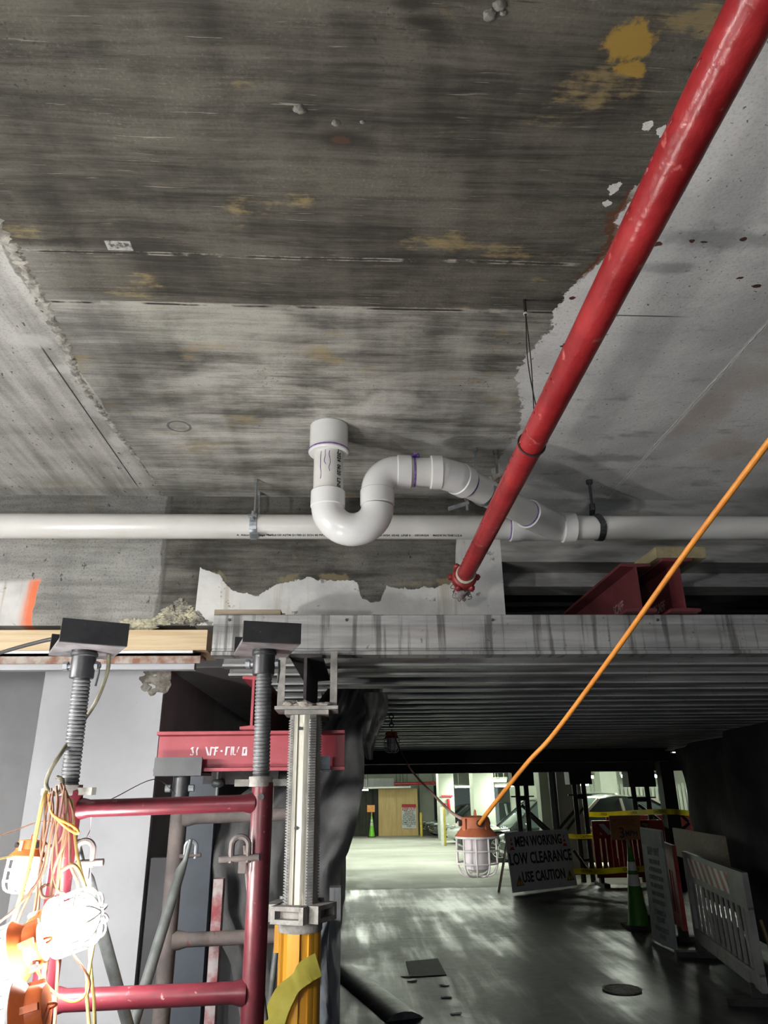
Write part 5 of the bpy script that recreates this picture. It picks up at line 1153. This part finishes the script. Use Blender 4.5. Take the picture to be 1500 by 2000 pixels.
for i, (px, py) in enumerate(((805, 1917), (868, 1925), (872, 1948), (890, 1980), (795, 1908))):
    q = at(px, py, Z=0); bm = B(); lump(bm, q+V((0, 0, .004)), (.045, .016, .005), i, 2, .6); single('debris_scrap', bm, M_sign_w, 'thin grey scrap lying on the drive near the dark square plate', 'debris', 'scraps on the drive')

# ------------------------------------------------------------------ black shoring towers at the far end
def tower(px0, px1, Y, ytop, label, box_=True, kind='frame'):
    a = at(px0, 1560, Y=Y); b_ = at(px1, 1560, Y=Y); zt = at(px0, ytop, Y=Y).z; zb = gz(Y)
    t = thing('shoring_tower', (a.x, Y, zb), label, 'shoring frame', 'black shoring towers')
    for x in (a.x, b_.x):
        bm = B(); tube(bm, [V((x, Y, zb)), V((x, Y, zt))], .045, 10); mesh_obj('post', bm, M_darkmetal, t)
    for z in (zt-.22, zt-.9, zb+.35):
        bm = B(); tube(bm, [V((a.x, Y, z)), V((b_.x, Y, z))], .03, 8); mesh_obj('rung', bm, M_darkmetal, t)
    for z in (zt-.18,):
        bm = B(); 
        for x in (a.x, b_.x): box(bm, (x-.13, Y-.03, z-.012), (x+.13, Y+.03, z+.012))
        mesh_obj('wing_nut', bm, M_darkmetal, t)
    if box_:
        bm = B(); box(bm, (a.x-.12, Y-.15, zt), (b_.x+.12, Y+.15, 1.80)); mesh_obj('head_box', bm, M_darkmetal, t)
    return a, b_
tower(1012, 1029, 13.7, 1535, 'black shoring tower left, behind the orange cord')
tower(1124, 1142, 13.7, 1532, 'black shoring tower in the middle, by the bright tube light')
tower(1239, 1266, 13.5, 1537, 'black shoring tower right, behind the 3 MPH board')
bm = B(); a = at(1306, 1560, Y=12.6); box(bm, (a.x-.11, 12.5, 0), (a.x+.11, 12.7, 2.1)); single('steel_post', bm, M_darkmetal, 'thick black steel post left of the right tarp', 'post')
bm = B(); a = at(1082, 1560, Y=14.0); tube(bm, [V((a.x, 14.0, gz(14))), V((a.x, 14.0, 1.85))], .075, 12); single('pipe_post', bm, mk('dark grey pipe post', (.06, .06, .065), (.045, .045, .05), .5), 'dark round post between the left and middle towers', 'post')
def brace(px0, py0, px1, py1, Y, label):
    bm = B(); tube(bm, [at(px0, py0, Y=Y), at(px1, py1, Y=Y)], .028, 8); single('tower_brace', bm, M_darkmetal, label, 'brace', 'black tower braces')
brace(1018, 1572, 1088, 1636, 13.8, 'upper black brace right of the left tower'); brace(1030, 1588, 1075, 1632, 13.9, 'lower black brace right of the left tower')
brace(1090, 1622, 1128, 1576, 13.85, 'upper black brace left of the middle tower'); brace(1098, 1632, 1142, 1574, 13.9, 'lower black brace left of the middle tower')
brace(1246, 1571, 1310, 1618, 13.6, 'black brace right of the right tower, upper'); brace(1272, 1592, 1312, 1622, 13.7, 'black brace right of the right tower, lower')
brace(1318, 1580, 1344, 1604, 13.2, 'black brace in the bright gap beside the right tarp'); brace(1326, 1625, 1346, 1608, 13.25, 'short crossing brace in the bright gap beside the right tarp')
brace(1120, 1660, 1148, 1700, 13.3, 'black brace beside the MEN WORKING board')
bm = B(); a = at(1090, 1560, Y=15.2); b_ = at(1127, 1560, Y=15.2); box(bm, (a.x, 15.2, gz(15.2)), (b_.x+.1, 15.8, 2.2)); struct('column_1', bm, mk('brown grey column', (.26, .255, .235), (.21, .205, .19), .8, 0, 2))
bm = B(); a = at(1056, 1560, Y=15.6); b_ = at(1076, 1560, Y=15.6); box(bm, (a.x, 15.6, gz(15.6)), (b_.x, 15.9, 2.3)); struct('column_2', bm, M_garage_wall)

# ------------------------------------------------------------------ lit garage beyond
bm = B(); box(bm, (-8, 13.9, 2.55), (30, 48, 2.7)); struct('ceiling_garage', bm, M_garage_wall)
bm = B(); box(bm, (-8, 42, -1.3), (30, 42.2, 2.6)); struct('wall_back', bm, M_garage_wall)
bm = B(); box(bm, (-8, 13.9, -1), (-3, 42, 2.6)); struct('wall_garage_left', bm, M_garage_wall)
def slab(name, px0, px1, Y, dep, ytop=None, mat=None, kind='structure', lab=None, cat=None, ybot=None):
    a = at(px0, 1575, Y=Y); b_ = at(px1, 1575, Y=Y); zt = 2.55 if ytop is None else at(px0, ytop, Y=Y).z; zb = gz(Y+dep)-.02 if ybot is None else at(px0, ybot, Y=Y).z
    bm = B(); box(bm, (a.x, Y, zb), (b_.x, Y+dep, zt))
    if kind == 'structure': return struct(name, bm, mat or M_garage_wall)
    return single(name, bm, mat, lab, cat)
slab('column_3', 926, 967, 24.5, .7); slab('column_4', 858, 888, 32.6, .8); slab('column_5', 1178, 1211, 24.6, .6)
slab('wall_jog', 820, 858, 41.4, .3)
# pickets
for k, (x0, x1, Y) in enumerate(((1128, 1180, 25.6), (1209, 1352, 25.6))):
    a = at(x0, 1580, Y=Y); b_ = at(x1, 1580, Y=Y); zt = at(x0, 1532, Y=Y).z; t = thing('picket_fence', (a.x, Y, gz(Y)), ('white picket fence left of the pale column behind the tapes', 'white picket fence right of the pale column behind the tapes')[k], 'fence', 'white picket fences')
    bm = B(); x = a.x; i = 0
    while x < b_.x: box(bm, (x, Y, gz(Y)), (x+.085, Y+.04, zt+.02*(i % 2))); x += .135; i += 1
    mesh_obj('pickets', bm, M_pickets, t, smooth=0)
    bm = B()
    for z in (zt-.15, gz(Y)+.3): box(bm, (a.x, Y+.04, z), (b_.x, Y+.08, z+.06))
    mesh_obj('rail', bm, M_pickets, t)
bm = B(); box(bm, (at(1000, 1575, Y=27).x, 27, -1), (30, 27.2, 2.55)); struct('wall_right', bm, M_garage_wall)
# fluorescent fixtures
def tubelight(px0, px1, py, Y, label, dz=0):
    a = at(px0, py, Y=Y); b_ = at(px1, py, Y=Y); t = thing('strip_light', a, label, 'light', 'fluorescent strip lights')
    bm = B(); box(bm, (a.x, Y-.08, a.z+.03), (b_.x, Y+.08, a.z+.09)); mesh_obj('housing', bm, M_garage_wall, t)
    bm = B(); cyl(bm, (a.x+.03, Y-.04, a.z), (b_.x-.03, Y-.04, a.z), .028, 10); cyl(bm, (a.x+.03, Y+.04, a.z), (b_.x-.03, Y+.04, a.z), .028, 10); mesh_obj('tube', bm, M_tube_light, t)
    if a.z < 2.4:
        for u in (.2, .8):
            bm = B(); xx_ = a.x+(b_.x-a.x)*u; cyl(bm, (xx_, Y, a.z+.08), (xx_, Y, 2.55), .012, 6); mesh_obj('drop_rod', bm, M_garage_wall, t)
tubelight(962, 990, 1525, 20, 'strip light upper, right of the big white column'); tubelight(966, 1004, 1535, 24, 'strip light lower, right of the big white column')
tubelight(888, 926, 1537, 32, 'strip light between the two white columns'); tubelight(1138, 1160, 1518, 16.5, 'brightest strip light beside the middle black tower')
tubelight(1213, 1228, 1516, 17, 'strip light beside the right black tower'); tubelight(1275, 1293, 1516, 16, 'strip light against the thick black post')
tubelight(702, 720, 1543, 36, 'short strip light at the far left beside the tarp')
tubelight(1132, 1150, 1532, 19.5, 'strip light low behind the middle tower')
# further fixtures of the same rows, hidden above the header
for k, (x, y) in enumerate(((.5, 20), (3.0, 19), (6.5, 18.5), (9.5, 18.5), (.5, 25), (3.0, 26), (7, 22), (.5, 30), (3, 33), (10, 21))):
    t = thing('strip_light', (x, y, 2.4), 'ceiling strip light of the garage beyond the header beam', 'light', 'fluorescent strip lights')
    bm = B(); box(bm, (x-.6, y-.1, 2.46), (x+.6, y+.1, 2.55)); mesh_obj('housing', bm, M_garage_wall, t)
    bm = B(); cyl(bm, (x-.57, y-.05, 2.43), (x+.57, y-.05, 2.43), .028, 8); cyl(bm, (x-.57, y+.05, 2.43), (x+.57, y+.05, 2.43), .028, 8); mesh_obj('tube', bm, M_tube_light, t)
# plywood hoarding, notice, tarp, far cone
YB = 40.0; g = gz(YB)
a = at(739, 1580, Y=YB); m_ = at(775, 1580, Y=YB); b_ = at(816, 1580, Y=YB); zt = at(760, 1541, Y=YB).z
for x0_, x1_, lab in ((a.x, m_.x, 'left plywood sheet of the far hoarding'), (m_.x+.01, b_.x, 'right plywood sheet of the far hoarding, behind the notice')):
    bm = B(); box(bm, (x0_, YB, g), (x1_, YB+.03, zt)); single('plywood_sheet', bm, M_ply, lab, 'plywood', 'plywood hoarding')
q0, q1 = at(785, 1618, Y=YB-.05), at(813, 1618, Y=YB-.05)
t, w, h = signboard('danger_sign', q0, q1, at(783.5, 1570.5, Y=YB-.05), .02, 'white DANGER KEEP OUT notice on the far plywood', 'sign', M_sign_w)
bm = B(); box(bm, (0, h*.86, 0), (w, h, .004)); mesh_obj('header_band', bm, M_sign_red, t, world=False)
tx(t, [('DANGER', .5, .93, .17, .85, .004)], w, h, M_sign_w); tx(t, [('KEEP OUT', .5, .78, .20, .75, .006)], w, h, M_sign_red, 'keep_out_lettering')
tx(t, [(s_, .5, .69-.075*i, .10, .8, .002) for i, s_ in enumerate(('THIS AREA IS A', 'DESIGNATED', 'CONSTRUCTION', 'SITE. ANY PERSON', 'WHO TRESPASSES', 'ON THIS PROPERTY', 'COMMITS A FELONY', 'FLORIDA STATUTE', '810.09'))], w, h, M_ink, 'body_lettering')
bm = B(); x0_, x1_ = at(690, 1580, Y=YB+.3).x, at(739, 1580, Y=YB+.3).x
grid(bm, 20, 6, lambda u, v_: V((x0_+(x1_-x0_)*u, YB+.3+.06*sin(u*25), g+(zt-g)*(1-v_)))); solid(bm, .01); single('fence_fabric', bm, mk('green grey fence fabric', (.17, .18, .155), (.13, .14, .12), .9, 0, 1), 'grey green fabric screen left of the far plywood', 'fabric', smooth=80)
bm = B(); x0_ = at(733, 1580, Y=YB-.02).x; box(bm, (x0_-.08, YB-.05, g), (x0_+.12, YB, zt)); single('black_post', bm, M_darkmetal, 'black upright between the fabric screen and the far plywood', 'post')
cp = V((at(725.5, 1620, Y=39).x, 38.5, gz(38.5)))
traffic_cone(cp, 1.0, 'small lime cone far off in front of the fabric screen')
q0, q1, q2 = at(717, 1586, Y=38.3), at(732, 1586, Y=38.3), at(717, 1572.5, Y=38.3)
t, w, h = signboard('speed_sign', q0, q1, q2, .02, 'orange board on top of the far lime cone', 'sign', M_sign_o)
bm = B(); tube(bm, [V((cp.x, 38.4, q0.z+.05)), V((cp.x, 38.5, gz(38.5)+.95))], .03, 8); mesh_obj('post', bm, M_sign_o, t)
# header, pipes
slab('duct_box', 690, 770, 38, .6, 1521, M_grey_wall, 'thing', 'grey duct box above the far hoarding', 'duct', 1537)
for (x0, x1, py, Y, r, m, lab) in ((768, 860, 1530, 38.2, .07, M_red_pipe, 'red pipe along the top of the far hoarding'), (703, 802, 1538, 37.8, .05, M_pvc, 'pale pipe under the duct box'), (770, 800, 1536, 38.3, .04, M_red_cast, 'short red pipe below the long red pipe')):
    a = at(x0, py+1, Y=Y); b_ = at(x1, py-1, Y=Y); t = thing('garage_pipe', a, lab, 'pipe', 'pipes over the far hoarding')
    bm = B(); tube(bm, [a, b_], r, 10); mesh_obj('pipe', bm, m, t)
    for u in (.15, .85):
        bm = B(); q = a.lerp(b_, u); cyl(bm, q, V((q.x, q.y, 2.55)), .012, 6); mesh_obj('drop_rod', bm, M_darkmetal, t)
for px, Y, lab in ((822.5, 38, 'yellow bollard beside the far plywood'), (866.5, 28.2, 'yellow post in front of the narrow white column')):
    q = at(px, 1600, Y=Y); bm = B(); lathe(bm, [(.07, 0), (.07, 1.05), (.04, 1.10)] if px < 850 else [(.07, 0), (.07, 1.3), (.04, 1.34)], Matrix.Translation((q.x, Y, gz(Y))), 16); single('bollard', bm, M_ypost, lab, 'bollard', 'yellow bollards')
q = at(863, 1600, Y=27.9); bm = B(); box(bm, (q.x-.05, 27.9, gz(27.9)), (q.x+.05, 28.0, gz(27.9)+1.3)); single('sign_post', bm, M_reflect, 'pale upright beside the yellow post', 'post')
for px in (850, 856):
    q = at(px, 1560, Y=41.2); bm = B(); tube(bm, [V((q.x, 41.2, gz(41.2))), V((q.x, 41.2, 1.6))], .07, 8); single('downpipe', bm, M_darkmetal, 'dark downpipe pair left of the narrow white column', 'pipe', 'dark downpipes')
a = at(966, 1538, Y=26.8); b_ = at(974, 1567, Y=26.8); bm = B(); box(bm, (a.x, 26.8, gz(27)), (b_.x, 26.9, a.z)); single('service_door', bm, mk('slate door', (.12, .14, .16), (.10, .12, .14), .5), 'slate grey door right of the big white column', 'door')
a = at(886, 1540, Y=41.8); b_ = at(926, 1575, Y=41.8); bm = B(); box(bm, (a.x, 41.8, b_.z-.3), (b_.x, 41.995, a.z)); single('blue_panel', bm, mk('pale blue panel', (.40, .45, .55), (.36, .41, .50), .6), 'pale blue panel between the white columns', 'panel')
# red notice on the column
t = thing('column_notice', at(876, 1570, Y=32.5), 'small red valve notice on the narrow white column', 'sign')
q = at(876, 1571, Y=32.55); bm = B(); tube(bm, [q+V((0, 0, .22)), q+V((.03, 0, -.25))], .06, 8); box(bm, (q.x-.30, q.y-.02, q.z+.30), (q.x+.2, q.y+.0, q.z+.36)); box(bm, (q.x-.25, q.y-.02, q.z-.06), (q.x-.12, q.y+.0, q.z+.05)); mesh_obj('symbol', bm, M_sign_red, t)

# ------------------------------------------------------------------ cars
def car(p, yaw, L, Wd, H, paint, label, wagon=False, seed=0):
    """front at local x=0, rear at x=L; p = front centre on the floor"""
    Mx = Matrix.Translation(p) @ Matrix.Rotation(yaw, 4, 'Z'); t = thing('car', None, label, 'car', 'parked cars', M=Mx)
    def o(nm, bm, m, par=None, sm=50): return mesh_obj(nm, bm, m, par or t, sm, world=False)
    W2 = Wd/2; belt = .60*H
    # body: stations (x, z_low, z_top, half width)
    st_ = [(0, .30, .44, .62), (.05, .22, .52, .80), (.25, .19, .62, .92), (.7, .18, .70, .98), (1.25, .18, .76, 1.0), (L*.5, .18, .80 if not wagon else .86, 1.0), (L-1.1, .18, .84, 1.0), (L-.45, .20, .86, .96), (L-.1, .25, .80, .86), (L, .32, .62, .74)]
    if wagon: st_[-3] = (L-.45, .20, .92, .97); st_[-2] = (L-.1, .25, .90, .90); st_[-1] = (L, .32, .75, .82)
    bm = B(); rings = []
    for x, zl, zt_2, wf in st_:
        w_ = W2*wf; zl *= H/1.45; zt_2 *= H/1.45
        half = [(0, zl), (w_*.80, zl), (w_*.97, zl+.10), (w_, zl+(zt_2-zl)*.5), (w_*.97, zt_2-.06), (w_*.86, zt_2), (0, zt_2+.03)]
        ring = half+[(-a_, b2) for a_, b2 in half[-2:0:-1]]
        rings.append([bm.verts.new((x, a_, b2)) for a_, b2 in ring])
    for a_, b2 in zip(rings, rings[1:]):
        n_2 = len(a_)
        for k in range(n_2): bm.faces.new((a_[k], a_[(k+1) % n_2], b2[(k+1) % n_2], b2[k]))
    bm.faces.new(rings[0][::-1]); bm.faces.new(rings[-1])
    bmesh.ops.subdivide_edges(bm, edges=bm.edges[:], cuts=1, use_grid_fill=True, smooth=.6)
    o('body', bm, paint)
    # greenhouse
    zb = .74*H/1.45; prof = [(1.15, zb, .84), (1.95, H-.06, .66), (2.35, H, .64), (L-1.6 if not wagon else L-.9, H-.03, .63), (L-.55 if not wagon else L-.12, zb+.10, .80)]
    def shell(k0, ins):
        bm = B(); rg = []
        for x, z, wf in prof: rg.append([bm.verts.new((x, s_*W2*wf*ins, z-(0 if ins < 1 else 0))) for s_ in (-1, -.5, 0, .5, 1)])
        return bm, rg
    bm = B(); top = [[bm.verts.new((x, s_*W2*wf, z+(.015 if abs(s_) < .9 else 0))) for s_ in (-1, -.5, 0, .5, 1)] for x, z, wf in prof]
    bot = [[bm.verts.new((x, s_*W2*.87, zb-.02)) for s_ in (-1, 1)] for x, z, wf in prof]
    for i in range(len(prof)-1):
        for k in range(4): bm.faces.new((top[i][k], top[i][k+1], top[i+1][k+1], top[i+1][k]))
        bm.faces.new((top[i][0], top[i+1][0], bot[i+1][0], bot[i][0])); bm.faces.new((top[i][4], bot[i][1], bot[i+1][1], top[i+1][4]))
    o('windows', bm, M_glass, sm=30)
    bm = B(); pr = prof[1:4]; vs = [[bm.verts.new((x, s_*W2*(wf+.015), z+.012+(.02 if abs(s_) < .9 else 0))) for s_ in (-1, -.5, 0, .5, 1)] for x, z, wf in pr]
    for i in range(2):
        for k in range(4): bm.faces.new((vs[i][k], vs[i][k+1], vs[i+1][k+1], vs[i+1][k]))
    solid(bm, .03); o('roof', bm, paint)
    bm = B()
    for s_ in (-1, 1):
        for i, j in ((0, 1), (3, 4)):
            a_ = V((prof[i][0], s_*W2*(prof[i][2]+.01), prof[i][1]+.01)); b2 = V((prof[j][0], s_*W2*(prof[j][2]+.01), prof[j][1]+.01)); beam_between(bm, a_, b2, .06, .05); o('pillar', bm, paint); bm = B()
        xm = L*.52; beam_between(bm, V((xm, s_*W2*.66, H-.05)), V((xm+.05, s_*W2*.87, zb)), .07, .04); o('pillar', bm, paint); bm = B()
    bm.free()
    for x in (.82, L-.95):
        for s_ in (-1, 1):
            c = V((x, s_*(W2-.10), .33)); Mw = Matrix.Translation(c) @ Matrix.Rotation(-s_*pi/2, 4, 'X')
            bm = B(); lathe(bm, [(.20, -.10), (.30, -.11), (.335, -.07), (.335, .09), (.30, .115), (.235, .11), (.23, .07)], Mw, 28); wobj = o('wheel', bm, M_rubber)
            bm = B(); lathe(bm, [(.235, .085), (.225, .115), (.21, .10)], Mw, 28, closed=True); lathe(bm, [(.055, .06), (.05, .11), (.01, .115)], Mw, 12)
            for k in range(10):
                an = k*pi/5
                for da in (-.07, .07):
                    a_ = Mw @ V((.04*cos(an), .04*sin(an), .10)); b2 = Mw @ V((.22*cos(an+da), .22*sin(an+da), .10)); beam_between(bm, a_, b2, .018, .02, up=V((0, s_, 0)))
            o('rim', bm, M_chrome, wobj)
            bm = B(); lathe(bm, [(.36, -.12), (.385, .105), (.37, .112), (.33, .02)], Mw, 28); o('wheel_arch', bm, M_rubber)
    for s_ in (-1, 1):
        bm = B(); lump(bm, (.20, s_*W2*.70, .62*H/1.45), (.16, .20, .065), 1, 2, .0); o('headlamp', bm, M_headlight)
        bm = B(); lump(bm, (1.55, s_*(W2*.98+.06), zb+.09), (.08, .11, .07), 1, 2, .0); o('mirror', bm, paint)
    bm = B(); box(bm, (-.015, -W2*.40, .38), (.10, W2*.40, .54)); o('grille', bm, M_black_cable)
    bm = B(); box(bm, (-.005, -W2*.55, .24), (.12, W2*.55, .31)); o('lower_intake', bm, M_black_cable)
    return t
def paint(name, c, m=.3, r=.22): return flat(name, c, r, m, Coat_Weight=1.0, Coat_Roughness=.05)
P_beige = paint('pale champagne car paint', (.50, .51, .43), .1); P_black = paint('black car paint', (.015, .016, .018)); P_silver = paint('silver car paint', (.62, .65, .62), .05); P_white = paint('white car paint', (.74, .77, .73), 0); P_grey = paint('dark grey car paint', (.05, .055, .06), .1)
def front(px, py, dx=0, dy=0):
    q = ground(px, py); q += V((dx, dy, 0)); q.z = gz(q.y); return q
def carat(px, Yc, dx=0): q = at(px, 1640, Y=Yc); return V((q.x+dx, Yc, gz(Yc)))
car(carat(985, 16.6), .04, 4.7, 1.80, 1.44, P_beige, 'champagne car half hidden behind the MEN WORKING board')
car(carat(971, 19.1, -.82)+V((0, .75, 0)), .02, 4.7, 1.80, 1.42, P_black, 'black car with bright spoked wheel right of the hanging lamp')
q = carat(868, 29.9); car(q, .05, 4.5, 1.80, 1.45, P_silver, 'silver car nosing out left of the hanging lamp')
q = carat(958, 22.6); car(q, .03, 4.6, 1.82, 1.62, P_white, 'white estate car behind the black car', wagon=True)
q = carat(842, 36.2); car(q, .05, 4.5, 1.80, 1.45, P_grey, 'dark grey car left of the silver car, nearer of two')
q = carat(827, 39.2); car(q, .05, 4.5, 1.80, 1.45, P_grey, 'dark car farthest left, beside the yellow bollard')
